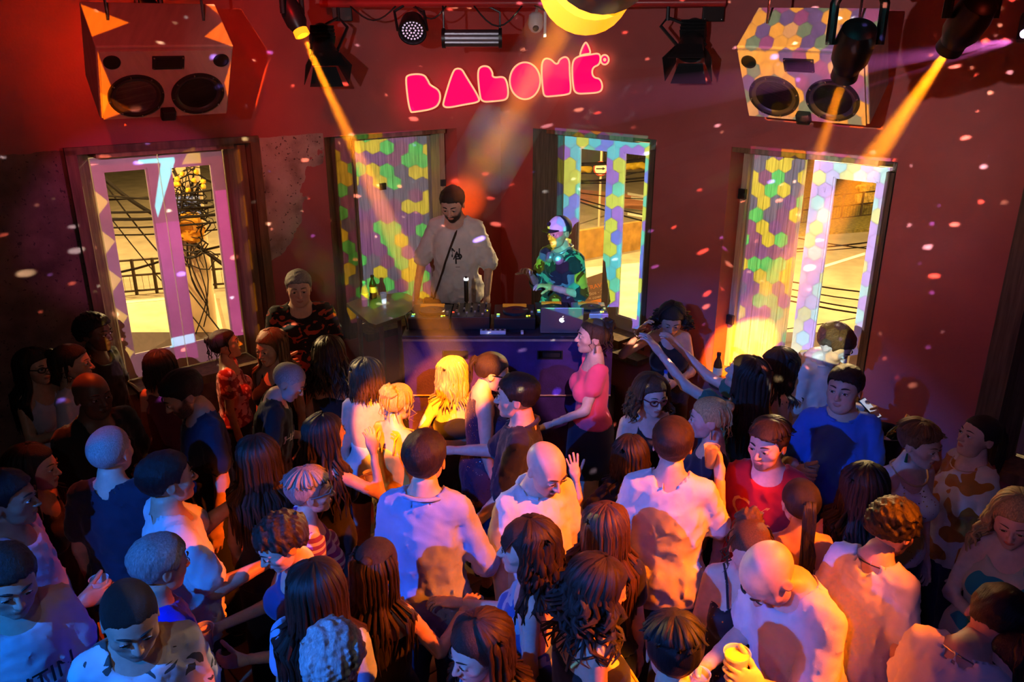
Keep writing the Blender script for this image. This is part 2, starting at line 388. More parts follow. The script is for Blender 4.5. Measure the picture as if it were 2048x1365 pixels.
# window 1 (far left): two glazed leaves
w1 = window(1, WL, OPL[1], (2.676, 3.661), m_cas, m_cas)
leaf(w1, WL, 2.69, 3.178, 2.779, 3.10, 1.235, 2.665, 1.06, 2.77); leaf(w1, WL, 3.186, 3.65, 3.268, 3.579, 1.24, 2.673, 1.06, 2.77)
mb = MB(); mb.wbox(WL, 2.60, 2.66, -.2, .012, ZS, ZT-.01); mb.build('casing', m_cas, w1)
mb = MB(); mb.wbox(WL, 3.79, 3.86, -.02, .03, ZS-.05, ZT+.03); mb.wbox(WL, 2.49, 2.56, -.02, .03, ZS-.05, ZT+.03); mb.wbox(WL, 2.49, 3.86, -.02, .03, ZT, ZT+.05); mb.build('architrave', m_cas, w1)
# window 2: closed plank shutters
w2 = window(2, WL, OPL[0], (.66, 1.645), m_rev, m_cas)
edges = [.66, .97, 1.25, 1.515, 1.645]; edges = [.66, .81, .97, 1.11, 1.25, 1.385, 1.515, 1.645]
sh = None
for k, (a, b) in enumerate(((.66, 1.247), (1.253, 1.645))):
    mbf = MB(); mbf.wbox(WL, a, b, FD-.045, FD-.03, 1.06, 2.79); shl = mbf.build('shutter', m_sh, w2)
    for x0, x1 in zip(edges[:-1], edges[1:]):
        if x0 >= a-.01 and x1 <= b+.02:
            mb = MB(); mb.wbox(WL, x0+.003, x1-.003, FD-.03, FD+.002*(1+RND.random()*4), 1.06, 2.788); mb.build('plank', m_sh, shl)
mb = MB(); mb.wbox(WL, .64, .70, -.2, -.06, ZS, ZT-.01); mb.build('casing', m_beige, w2)
mb = MB(); mb.wbox(WL, 1.66, 1.80, -.2, -.02, ZS, ZT-.01); mb.build('casing', m_cas, w2)
mb = MB(); mb.wbox(WL, .655, .70, -.06, -.03, 2.3, 2.36); mb.wbox(WL, 1.2, 1.26, FD+.01, FD+.03, 2.3, 2.36); mb.build('hinge', m_blk, w2)
# window 3: two glazed leaves, dark folded shutter on the left reveal
w3 = window(3, WR, OPR[0], (.641, 1.68), m_dkw, m_dkw)
leaf(w3, WR, .655, 1.277, .836, 1.197, 1.17, 2.666, 1.05, 2.765); leaf(w3, WR, 1.283, 1.67, 1.386, 1.64, 1.165, 2.668, 1.05, 2.765)
mb = MB(); mb.wbox(WR, 1.87, 1.895, -.22, -.01, ZS, 2.74); mb.wbox(WR, 1.905, 1.93, -.22, .01, ZS, 2.74); mb.build('folded_shutter', m_dkw, w3)
for k in range(3):
    mb = MB(); x = .478+.052*k; vs = [WR(x+.002+(.05 if i in (1, 2) else 0), -.02-.08*k-(.075 if i in (1, 2) else 0)+(0 if i in (0, 1) else .02), z) for z in (ZS, 2.78) for i in range(4)]
    mb.addv(vs, [(0, 1, 2, 3), (7, 6, 5, 4), (0, 4, 5, 1), (1, 5, 6, 2), (2, 6, 7, 3), (3, 7, 4, 0)]); mb.build('plank', m_dkw, w3)
# window 4: plank shutter ajar on the left, glazed leaf on the right
w4 = window(4, WR, OPR[1], (2.63, 3.74), m_rev, m_dkw)
mb = MB(); mb.wbox(WR, 2.635, 2.69, -.24, -.17, ZS, ZT-.01); mb.build('casing', m_beige, w4)
leaf(w4, WR, 3.18, 3.72, 3.335, 3.651, 1.10, 2.66, 1.05, 2.76)
def WR4(u, d, z):     # shutter leaf turned slightly into the room about its hinge
    a = math.radians(9); du = u-2.69; return WR(2.69+du*math.cos(a)+d*math.sin(a)*-1, -.22+du*math.sin(a)*.5+d*math.cos(a), z)
mb = MB(); mb.wbox(WR4, 2.69, 3.14, -.03, -.015, 1.06, 2.77); shl = mb.build('shutter', m_sh, w4)
for x0, x1 in ((2.69, 2.83), (2.83, 2.965), (2.965, 3.06), (3.06, 3.14)):
    mb = MB(); mb.wbox(WR4, x0+.003, x1-.003, -.015, .004+RND.random()*.008, 1.06, 2.768); mb.build('plank', m_sh, shl)
for z in (1.42, 2.43):
    mb = MB(); mb.wbox(WR, 2.64, 2.70, -.17, -.14, z, z+.075); mb.build('hinge', m_blk, w4)
mb = MB(); mb.wbox(WR, 3.80, 3.825, -.22, -.01, ZS, 2.76); mb.wbox(WR, 3.835, 3.862, -.22, .01, ZS, 2.76); mb.build('folded_shutter', m_dkw, w4)
# windows 5 and 6 at the edges of the frame: closed dark shutters
for n, fn, op in ((5, WR, OPR[2]), (6, WL, OPL[2])):
    w = window(n, fn, op, (op[0]+.1, op[1]-.1), m_dkw, m_dkw)
    for x in (0, 1):
        a = op[0]+.1+x*.515; mb = MB(); mb.wbox(fn, a+.004, a+.511, FD-.02, FD, 1.06, 2.79); s_ = mb.build('shutter', m_beige, w)
        for k in range(4):
            mb = MB(); mb.wbox(fn, a+.006+.126*k, a+.126+.126*k, FD, FD+.012+.004*(k % 2), 1.07, 2.78); mb.build('plank', m_beige, s_)
    mb = MB(); mb.wbox(fn, op[0]-.01, op[0]+.05, -.2, .05, ZS, ZT); mb.wbox(fn, op[0]-.09, op[0]-.01, 0, .03, ZS-.05, ZT+.05); mb.build('casing', m_dkw, w)
# wooden ledge under the windows of the right wall and skirting
mb = MB(); mb.wbox(WR, .4, 2.0, 0, .16, .93, .98); tag(mb.build('trim_1', m_dkw), kind='structure')
mb = MB(); mb.wbox(WR, .0, 9, 0, .02, 0, .14); tag(mb.build('baseboard_right', m_cas), kind='structure')
mb = MB(); mb.wbox(WL, .0, 9, 0, .02, 0, .14); tag(mb.build('baseboard_left', m_cas), kind='structure')

# ------------------------------------------------------------------ projected image regions
regs = [
 (half_planes(quad(WL, .70, 1.645, 1.06, 2.80, FD)), 'w', 3.6),
 (half_planes(quad(WR, .56, 1.70, 1.02, 2.82, FD)), 'c', 3.8),
 (half_planes(quad(WR, 2.69, 3.15, 1.06, 2.815, FD)), 'w', 3.6),
 (half_planes(quad(WR, 3.15, 3.76, 1.30, 2.815, FD)), 'p', 3.2),
]
trs = []
YEL = (1.5, .95, .0)
for k in range(5):      # yellow triangles down the side of window 1 and along its right reveal
    z = 2.45-.295*k
    trs.append((half_planes([WL(3.665, FD, z+.11), WL(3.665, FD, z-.11), WL(3.565, FD, z)]), YEL))
for k in range(5):
    z = 2.62-.36*k
    trs.append((half_planes([WL(2.645, -.1, z+.13), WL(2.645, -.1, z-.13), WL(2.60, -.06, z-.09), WL(2.60, -.06, z+.16)]), (1.3, .6, .0)))
trs.append((half_planes([WL(3.32, FD, 2.735), WL(3.05, FD, 2.735), WL(3.05, FD, 2.69), WL(3.32, FD, 2.70)]), (.35, 3.0, 3.2)))
trs.append((half_planes([WL(3.16, FD, 2.70), WL(3.05, FD, 2.70), WL(3.24, FD, 2.28), WL(3.25, FD, 2.38)]), (.35, 3.0, 3.2)))
trs.append((half_planes([WL(3.09, FD, 1.32), WL(3.30, FD, 1.32), WL(3.30, FD, 1.235), WL(3.09, FD, 1.235)]), (1.0, 2.6, 3.4)))
trs.append((half_planes([WL(3.01, FD, 2.67), WL(2.85, FD, 2.67), WL(2.85, FD, 2.79), WL(2.95, FD, 2.76)]), YEL))
trs.append((half_planes(quad(WL, 2.68, 2.78, 1.1, 2.45, FD)), (1.1, .03, .5)))
trs.append((half_planes(quad(WL, 3.08, 3.27, 1.1, 2.25, FD)), (.6, .02, .38)))
trs.append((half_planes(quad(WL, 2.68, 3.66, 1.04, 2.78, FD)), (.5, .20, .28)))
# ------------------------------------------------------------------ loudspeakers hung in both corners of the ceiling
m_ply = mat('pale_plywood', (.50, .42, .34), .55, var=.12, vscale=5, stretch=(6, 1, 1))
m_cone = mat('speaker_cone', (.035, .032, .032), .38, spec=.6)
m_rub = mat('black_rubber', (.012, .012, .012), .5)
m_dust = mat('dust_cap', (.30, .27, .22), .3, metal=.3)
m_chr = mat('steel', (.5, .5, .5), .25, metal=1.0)
def speaker(label, pos, yaw, pitch, roll, w, h, d):
    e = empty('loudspeaker', pos); M = TR(pos, Matrix.Rotation(yaw, 4, 'Z') @ Matrix.Rotation(pitch, 4, 'X') @ Matrix.Rotation(roll, 4, 'Y'))
    mb = MB(); mb.box((0, d/2+.012, 0), (w, d-.024, h), M, bev=.008); tag(e, label, 'loudspeaker', 'ceiling loudspeakers'); mb.build('cabinet', m_ply, e)
    mb = MB(); mb.box((0, .006, 0), (w-.03, .014, h-.03), M); mb.build('baffle', m_ply, e)
    F = M @ Matrix.Rotation(PI/2, 4, 'X')        # lathe axis z -> front (-y)
    for s in (-1, 1):
        Fm = M @ Matrix.Translation((s*w*.235, -.001, -h*.14)) @ Matrix.Rotation(PI/2, 4, 'X'); R = w*.205
        mb = MB(); mb.lathe([(R*.86, -.0), (R*.9, .012), (R*1.0, .012), (R*1.02, .004), (R*1.02, 0)], 40, Fm); wf = mb.build('woofer', m_rub, e, smooth='auto')
        mb = MB(); mb.lathe([(R*.9, .010), (R*.84, .014), (R*.78, .004), (R*.27, -.045), (R*.25, -.046), (.001, -.046)], 40, Fm, cap0=False, cap1=False); mb.build('cone', m_cone, wf, smooth=True)
        mb = MB(); mb.lathe([(R*.26, -.046), (R*.24, -.026), (R*.18, -.012), (R*.09, -.004), (.001, -.002)], 24, Fm, cap0=False, cap1=False); mb.build('dust_cap', m_dust if s < 0 else m_cone, wf, smooth=True)
        for i in range(8):
            a = i*PI/4+.2; mb = MB(); mb.lathe([(.006, 0), (.006, .016), (.001, .018)], 8, Fm @ Matrix.Translation((R*.955*math.cos(a), R*.955*math.sin(a), 0))); mb.build('bolt', m_chr, wf)
        Pm = M @ Matrix.Translation((s*w*.40, -.002, h*.335)) @ Matrix.Rotation(PI/2, 4, 'X'); r = w*.058
        mb = MB(); mb.lathe([(r*1.06, 0), (r*1.06, .003), (r, .007), (r*.9, .007), (r*.88, .004), (.001, .0035)], 28, Pm, cap0=True, cap1=False); mb.build('port', m_blk, e, smooth='auto')
    mb = MB(); mb.box((0, -.004, h*.32), (w*.235, .014, h*.17), M, bev=.004); hn = mb.build('horn_plate', m_rub, e)
    mb = MB(); mb.box((0, -.012, h*.32), (w*.17, .006, h*.09), M, bev=.002); mb.build('horn_slot', m_blk, hn)
    for a in (-1, 1):
        for b in (-1, 1):
            mb = MB(); mb.lathe([(.006, 0), (.005, .004), (.001, .005)], 8, M @ Matrix.Translation((a*w*.105, -.011, h*.32+b*h*.068)) @ Matrix.Rotation(PI/2, 4, 'X')); mb.build('screw', m_chr, hn)
    mb = MB(); mb.box((0, -.02, -h*.40), (w*.115, .05, h*.15), M, bev=.012); mb.build('handle_block', m_rub, e)
    for s in (-1, 1):
        p = M @ Vector((s*w*.35, d*.6, h*.5)); mb = MB(); mb.tube([p, (p.x, p.y, 4.39)], .008, 6); mb.build('chain', m_chr, e)
    return M
SPL = speaker('loudspeaker cabinet hung at the left, deep red with orange corners', (-2.0273, 4.9119, 3.2976), .6043, .6922, -.0214, .74, .517, .40)
SPR = speaker('loudspeaker cabinet hung at the right, covered by coloured hexagons', (1.6985, 4.8852, 3.2798), -.6794, .6944, .0498, .74, .53, .375)
def mq(M, pts): return [M @ Vector(p) for p in pts]
w_, h_, d_ = .74, .53, .375
regs.append((half_planes(mq(SPR, [(-w_/2, 0, -h_/2), (w_/2, 0, -h_/2), (w_/2, 0, h_/2), (-w_/2, 0, h_/2)])), 's', 4.4))
regs.append((half_planes(mq(SPR, [(-w_/2, 0, h_/2), (w_/2, 0, h_/2), (w_/2, d_, h_/2), (-w_/2, d_, h_/2)])), 's', 4.4))
ORG = (4.5, .65, .0); h_, d_ = .517, .40
for tri in ([(-w_/2, 0, h_/2), (-w_/2, 0, -h_/2), (-w_*.40, 0, -h_*.05)], [(-w_/2, 0, -h_*.49), (-w_*.24, 0, -h_*.33), (-w_*.42, 0, -h_*.15), (-w_/2, 0, -h_*.05)], [(w_/2, 0, h_/2), (w_/2, 0, -h_*.35), (w_*.44, 0, 0)],
            [(-w_/2, d_*.25, h_/2), (-w_/2, d_*.95, h_/2), (-w_*.2, d_*.55, h_/2)], [(w_/2, 0, h_/2), (w_/2, d_*.6, h_/2), (w_*.30, d_*.25, h_/2)], [(w_/2, d_*.7, h_/2), (w_/2, d_, h_/2), (w_*.42, d_, h_/2)]):
    trs.append((half_planes(mq(SPL, tri)), ORG))

# ------------------------------------------------------------------ projected logo, its light imitated by glowing letters at both walls
m_pink = mat('pink_sign_face', (.9, .0, .12), .5, emit=(1.0, .0, .122), es=.95); m_peach = mat('peach_logo_glow', (1, .6, .35), .5, emit=(1.0, .56, .27), es=.9)  # both emissions imitate the projected logo's light, no real sign face
def chaikin(p, n=3):
    for _ in range(n):
        q = []
        for i in range(len(p)):
            a, b = p[i], p[(i+1) % len(p)]; q += [(a[0]*.75+b[0]*.25, a[1]*.75+b[1]*.25), (a[0]*.25+b[0]*.75, a[1]*.25+b[1]*.75)]
        p = q
    return p
def inset(p, k):
    out = []; n = len(p); area = sum(p[i][0]*p[(i+1) % n][1]-p[(i+1) % n][0]*p[i][1] for i in range(n)); sg = 1 if area > 0 else -1
    for i in range(n):
        a, b = p[i-1], p[(i+1) % n]; dx, dy = b[0]-a[0], b[1]-a[1]; L = math.hypot(dx, dy) or 1; out.append((p[i][0]-sg*dy/L*k, p[i][1]+sg*dx/L*k))
    return out
LOGO = [('B', 'L', [(160, 965), (125, 690), (140, 630), (290, 622), (335, 690), (345, 720), (430, 765), (440, 860), (390, 935), (210, 965)]),
 ('A', 'L', [(445, 910), (450, 860), (530, 600), (570, 575), (620, 585), (650, 640), (775, 840), (760, 880), (640, 900), (490, 930)]),
 ('L', 'L', [(775, 880), (755, 790), (738, 600), (780, 555), (850, 560), (885, 620), (880, 658), (970, 645), (1005, 690), (1020, 800), (1000, 860), (900, 872)]),
 ('O', 'R', [(1152+140*math.cos(a*PI/8), 690+168*math.sin(a*PI/8)) for a in range(16)]),
 ('N', 'R', [(1310, 835), (1295, 760), (1282, 560), (1310, 490), (1375, 495), (1425, 550), (1440, 500), (1500, 472), (1540, 510), (1540, 620), (1555, 790), (1520, 815), (1400, 828)]),
 ('E', 'R', [(1570, 810), (1550, 700), (1545, 530), (1590, 475), (1700, 460), (1790, 445), (1808, 500), (1790, 560), (1732, 582), (1735, 655), (1800, 665), (1825, 740), (1800, 795), (1700, 805)]),
 ('hat', 'R', [(1605, 490), (1635, 395), (1670, 345), (1700, 385), (1725, 465), (1660, 470)]),
 ('ring', 'R', [(1832+44*math.cos(a*PI/6), 510+50*math.sin(a*PI/6)) for a in range(12)])]
le = empty('projected_logo', W(.15, .15, 3.1)); tag(le, 'projected pink logo with peach outlines across the corner, imitated by glowing letters', 'sign')
def onwall(side, d):
    def f(u, dd, z):     # u,z are picture coordinates of the lettering
        r = ray(780+u/4.267, z/4.267); n = DR if side == 'L' else DL; o = CORNER+n*(d+dd); o = Vector((o.x, o.y, 0)); k = (o.dot(n))/(Vector((r.x, r.y, 0)).dot(n)); p = r*k; return Vector((p.x, p.y, p.z+CAMH))
    return f
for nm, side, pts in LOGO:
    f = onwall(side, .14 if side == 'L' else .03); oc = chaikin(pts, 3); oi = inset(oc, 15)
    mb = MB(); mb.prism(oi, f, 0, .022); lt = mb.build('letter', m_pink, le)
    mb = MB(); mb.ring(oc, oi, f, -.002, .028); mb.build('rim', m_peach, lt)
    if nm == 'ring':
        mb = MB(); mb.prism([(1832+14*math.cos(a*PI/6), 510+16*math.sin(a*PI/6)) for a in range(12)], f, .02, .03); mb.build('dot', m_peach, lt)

# ------------------------------------------------------------------ pipe with theatre lamps
m_pipe = mat('red_painted_pipe', (.45, .03, .03), .35, spec=.6)
pA, pB = Vector((-1.47, 6.62, 3.84)), Vector((1.50, 6.05, 3.815))
mb = MB(); mb.tube([pA, pB], .03, 14); tag(mb.build('lighting_pipe', m_pipe, smooth='auto'), 'horizontal red pipe along the top edge carrying lamps', 'pipe')
def on_pipe(t): return pA.lerp(pB, t)
def plate(t, lbl):
    p = on_pipe(t)+Vector((0, .02, -.06)); mb = MB(); mb.box((0, 0, 0), (.15, .03, .13), TR(p), bev=.004); o = mb.build('junction_plate', m_blk, origin=p); tag(o, lbl, 'plate')
    for a in (-1, 1):
        mb = MB(); mb.lathe([(.006, 0), (.005, .004), (.001, .005)], 8, TR(p+Vector((a*.06, -.016, -.05)), rot(PI/2))); s = mb.build('screw', m_chr); s.parent = o; s.matrix_parent_inverse = Matrix.Translation(-p)
plate(.055, 'small black junction plate below the left end of the pipe'); plate(.975, 'square black junction plate near the right loudspeaker')
m_hous = mat('black_lamp_housing', (.014, .014, .016), .38, spec=.5)
def yoke(e, top, c, side, r, m):
    mb = MB(); s = Vector(side).normalized()
    mb.tube([Vector(c)+s*r, Vector(c)+s*r+(Vector(top)-Vector(c))*.7, Vector(top), Vector(c)-s*r+(Vector(top)-Vector(c))*.7, Vector(c)-s*r], .012, 6); mb.build('yoke', m, e)
def barn_lamp(t, c, aim, label):
    c = Vector(c); e = empty('barn_door_lamp', on_pipe(t)); tag(e, label, 'stage lamp', 'theatre lamps on the pipe'); d = (Vector(aim)-c).normalized(); M = zalong(c, d)
    mb = MB(); mb.tube([on_pipe(t), on_pipe(t)+Vector((0, 0, -.12))], .014, 8); mb.build('clamp', m_hous, e)
    yoke(e, on_pipe(t)+Vector((0, 0, -.1)), c, (M.to_3x3() @ Vector((1, 0, 0))), .10, m_hous)
    mb = MB(); mb.lathe([(.05, -.20), (.075, -.17), (.082, -.02), (.098, .02), (.10, .07), (.09, .075), (.085, .03), (.03, .01)], 24, M); b = mb.build('housing', m_hous, e, smooth='auto')
    for k in range(4):
        mb = MB(); mb.box((0, 0, -.15+.03*k), (.175, .175, .006), M, bev=.002); mb.build('fin', m_hous, b)
    for a in range(4):
        Rm = M @ Matrix.Rotation(a*PI/2, 4, 'Z') @ Matrix.Translation((0, .098, .075)) @ Matrix.Rotation(-.45 if a % 2 else -.25, 4, 'X')
        mb = MB(); vs = [(-.085, 0, 0), (.085, 0, 0), (.125, 0, .15), (-.125, 0, .15)]; mb.addv([Rm @ Vector(v) for v in vs]+[Rm @ (Vector(v)+Vector((0, .004, 0))) for v in vs], [(0, 1, 2, 3), (7, 6, 5, 4), (0, 4, 5, 1), (1, 5, 6, 2), (2, 6, 7, 3), (3, 7, 4, 0)]); mb.build('barn_door', m_hous, e)
barn_lamp(.045, (-1.40, 6.30, 3.50), (-1.15, 5.6, 2.4), 'black barn-door lamp hanging at the left end of the pipe')
barn_lamp(.87, (1.27, 6.0, 3.53), (1.0, 5.2, 2.5), 'black barn-door lamp hanging near the right loudspeaker')
# PAR can with a face of small LEDs
e = empty('led_stage_lamp', on_pipe(.22)); tag(e, 'round black LED can with dotted face left of the logo', 'stage lamp'); c = Vector((-.745, 6.38, 3.64)); M = zalong(c, (.05, -.75, -.55))
mb = MB(); mb.lathe([(.05, -.13), (.085, -.11), (.102, -.02), (.106, .03), (.096, .032), (.094, .0), (.001, .0)], 28, M); mb.build('housing', m_hous, e, smooth='auto'); yoke(e, on_pipe(.23), c, (1, 0, 0), .11, m_hous)
m_led = mat('led_lens', (.6, .55, .6), .2, emit=(.85, .62, .9), es=.7)
for rr, n in ((.022, 6), (.047, 12), (.072, 18)):
    for i in range(n):
        a = 2*PI*i/n; mb = MB(); mb.lathe([(.0075, 0), (.006, .005), (.001, .007)], 8, M @ Matrix.Translation((rr*math.cos(a), rr*math.sin(a), .001))); mb.build('led', m_led, e)
# fluorescent-style wash bar
e = empty('wash_bar', on_pipe(.37)); tag(e, 'grey cylindrical wash bar lamp above the logo', 'stage lamp'); c = Vector((-.30, 6.38, 3.585)); m_bar = mat('grey_anodised_bar', (.16, .15, .17), .35, metal=.7)
mb = MB(); mb.tube([c-Vector((.20, 0, 0)), c+Vector((.20, 0, 0))], .062, 20); b = mb.build('tube', m_bar, e, smooth='auto')
for k in (-1, 0, 1):
    mb = MB(); mb.box((0, -.058, k*.03), (.40, .012, .012), TR(c)); mb.build('rib', m_bar, b)
for s in (-1, 1):
    mb = MB(); mb.tube([c+Vector((s*.20, 0, 0)), c+Vector((s*.225, 0, 0))], .072, 20); mb.build('end_cap', m_hous, e, smooth='auto')
    mb = MB(); mb.tube([c+Vector((s*.21, 0, .04)), c+Vector((s*.21, 0, .18)), on_pipe(.37+.05*s)], .008, 6); mb.build('bracket', m_hous, e)
# dome camera
e = empty('security_camera', (.19, 6.85, 3.72)); tag(e, 'small white security camera on a bracket above the logo', 'camera'); c = Vector((.19, 6.85, 3.70)); m_wp = mat('white_plastic', (.75, .72, .72), .35)
mb = MB(); mb.lathe([(.03, .09), (.055, .07), (.062, .0), (.055, -.03), (.03, -.06), (.005, -.066)], 20, TR(c)); mb.build('shell', m_wp, e, smooth=True)
mb = MB(); mb.lathe([(.026, 0), (.022, .012), (.001, .016)], 16, zalong(c+Vector((.0, -.045, -.03)), (0, -1, -.5))); mb.build('lens', m_blk, e, smooth=True)
mb = MB(); mb.box((0, 0, 0), (.02, .05, .19), TR(c+Vector((.075, .02, 0)))); mb.tube([c+Vector((0, 0, .08)), c+Vector((.02, .1, .14)), c+Vector((.05, .5, .14))], .012, 6); mb.build('bracket', m_wp, e)
# loose cables along the pipe
m_cab = mat('black_cable', (.01, .01, .01), .5)
for i, (a, b, sag) in enumerate(((.08, .20, .10), (.25, .33, .09), (.40, .52, .14), (.55, .70, .06))):
    A_, B_ = on_pipe(a), on_pipe(b); mb = MB(); mb.tube([A_.lerp(B_, t/8)+Vector((0, -.02, -sag*math.sin(PI*t/8)-.02)) for t in range(9)], .006, 6)
    tag(mb.build('cable', m_cab, smooth=True), ['thin black cable drooping beside the left barn-door lamp', 'thin black cable between LED can and wash bar', 'thin black cable looping from wash bar towards security camera', 'thin black cable above the last letters of the logo'][i], 'cable')

# ------------------------------------------------------------------ moving-head lamps and their beams in the haze
m_lens = mat('amber_lens', (1, .5, .05), .2, emit=(1.0, .42, .015), es=9.0)
m_lens2 = mat('amber_lens_ring', (1, .4, .05), .3, emit=(1.0, .36, .008), es=1.5)
def haze_mat(name, col, dens):
    m = bpy.data.materials.new(name); m.use_nodes = True; t = m.node_tree; t.nodes.clear(); out = t.nodes.new('ShaderNodeOutputMaterial'); vs = t.nodes.new('ShaderNodeVolumeScatter')
    vs.inputs['Color'].default_value = (*col, 1); vs.inputs['Density'].default_value = dens; vs.inputs['Anisotropy'].default_value = .25; t.links.new(vs.outputs[0], out.inputs['Volume']); return m
M_HAZE = haze_mat('beam_haze', (1, 1, 1), .13)
def beam(label, P, T, half, r0, length, hm=None):
    d = (Vector(T)-Vector(P)).normalized(); mb = MB(); M = zalong(P, d); mb.lathe([(r0, .03), (r0+math.tan(half)*length, length)], 28, M); o = mb.build('haze_beam', hm or M_HAZE, smooth='auto', origin=P)
    tag(o, label, 'light beam', kind='stuff'); return o
def moving_head(label, P, T, size, watts, angle, blabel, length, col=(1, .25, .004), r0=.055, hm=None, hood=.035, hr=.078, glow=True, soft=.25):
    P = Vector(P); d = (Vector(T)-P).normalized(); M = zalong(P, d); k = size; e = empty('moving_head_lamp', P); tag(e, label, 'stage lamp', 'moving-head lamps')
    mb = MB(); mb.lathe([(.055*k, -.34*k), (.095*k, -.31*k), (.11*k, -.22*k), (.105*k, -.10*k), (.082*k, -.05*k), (.07*k, .0), (.058*k, .005), (.056*k, -.01*k), (.001, -.012*k)], 28, M, cap1=False); h = mb.build('head', m_hous, e, smooth='auto')
    mb = MB(); mb.lathe([(.072*k, -.03*k), (hr*k*.97, -.028*k), (hr*k, hood*k), (hr*k-.02*k, hood*k+.002), (.056*k, -.004)], 28, M, cap0=False, cap1=False); mb.build('lens_ring', m_lens2 if glow else m_hous, h, smooth='auto')
    mb = MB(); mb.lathe([(.056*k, -.006*k), (.04*k, .003*k), (.001, .006*k)], 24, M, cap0=False, cap1=False); mb.build('lens', m_lens, h, smooth=True)
    ax = (M.to_3x3() @ Vector((1, 0, 0))); ax = Vector((ax.x, ax.y, 0)).normalized() if Vector((ax.x, ax.y, 0)).length > .2 else Vector((1, 0, 0)); c = P-d*.2*k
    for s in (-1, 1):
        mb = MB(); a = c+ax*s*.135*k; mb.tube([a, a+Vector((0, 0, .22*k)), c+ax*s*.10*k+Vector((0, 0, .30*k))], .028*k, 8); mb.build('yoke_arm', m_hous, e, smooth='auto')
    mb = MB(); mb.box((0, 0, .36*k), (.34*k, .24*k, .12*k), TR(c), bev=.01); mb.build('base', m_hous, e); top = c.z+.42*k
    mb = MB(); mb.tube([(c.x, c.y, top), (c.x, c.y, 4.40)], .02, 8); mb.build('hanger', m_hous, e)
    sp = spot('moving_head_light', P+d*(hood+.01)*k, T, col, watts, angle, soft, r0*.5*k)
    beam(blabel, P, T, math.radians(angle/2)*1.02, r0*k*1.15, length, hm)
moving_head('large amber lamp close overhead at the top centre', (.160, 1.75, 3.605), at_y(932, 392, 7.5), 1.0, 8000, 4.6, 'broad amber beam crossing the logo down to the corner', 5.3, r0=.06, hood=.07, hr=.098, soft=1.0, hm=haze_mat('broad_beam_haze', (1, 1, 1), .13))
moving_head('moving lamp in front of the left loudspeaker', (-2.137, 5.2, 3.62), (-.62, 4.35, 1.62), .62, 9000, 6.0, 'narrow amber beam in front of the left loudspeaker', 2.6)
moving_head('moving lamp in front of the left barn-door lamp', (-1.337, 5.4, 3.60), (-.40, 4.85, 1.60), .62, 9000, 6.0, 'narrow amber beam left of the logo', 2.3)
moving_head('moving lamp with teal-lit housing before the right loudspeaker', (1.432, 3.6, 3.39), (1.66, 5.0, 1.75), .72, 5500, 6.0, 'narrow amber beam under the right loudspeaker', 2.1, glow=False)
moving_head('dark moving lamp right of the right loudspeaker', (1.868, 3.6, 3.50), WR(2.95, 0, 1.40), .72, 11000, 9.0, 'narrow amber beam between right loudspeaker and right edge', 2.8, glow=False)
# pink fan of light from the effect lamp at the right edge
fp = Vector((2.51, 4.2, 3.53)); e = empty('effect_lamp', fp); tag(e, 'small multi-lens effect lamp at the top right corner', 'stage lamp')
mb = MB(); mb.box((.12, 0, .06), (.20, .16, .15), TR(fp), bev=.02); mb.build('housing', m_hous, e)
mb = MB(); mb.lathe([(.022, 0), (.018, .012), (.001, .016)], 16, zalong(fp+Vector((.02, 0, .03)), (-1, -.2, -.2))); mb.build('lens', mat('violet_lens', (.8, .7, .9), .1, emit=(.9, .6, 1.0), es=4.0), e, smooth=True)
mb = MB(); mb.tube([fp+Vector((.12, 0, .13)), fp+Vector((.12, 0, .86))], .02, 8); mb.build('hanger', m_hous, e)
M_HAZE2 = haze_mat('fan_haze', (1, 1, 1), .30)
spot('effect_lamp_light', fp+Vector((-.02, 0, 0)), fp+Vector((-2, .6, -.45)), (.75, .14, .55), 420, 15, .5, .02)
for i, (dx, dy, dz, ha) in enumerate(((-2, .5, -.12, .7), (-2, .6, -.34, 3.2), (-2, .5, -.75, 1.4), (-2, .7, -1.15, 1.2))):
    beam(['thin violet ray at the upper right', 'wide pink ray fanning left at the upper right', 'faint pink ray below the wide one at right', 'lowest faint pink ray at the right edge'][i], fp, fp+Vector((dx, dy, dz)), math.radians(ha), .012, 2.3, M_HAZE2)
# teal light on the housing of the near right lamp
spot('teal_accent_lamp', (.7, 2.3, 4.1), (1.43, 3.55, 3.5), (.05, .8, .9), 14, 26, .5, .03)
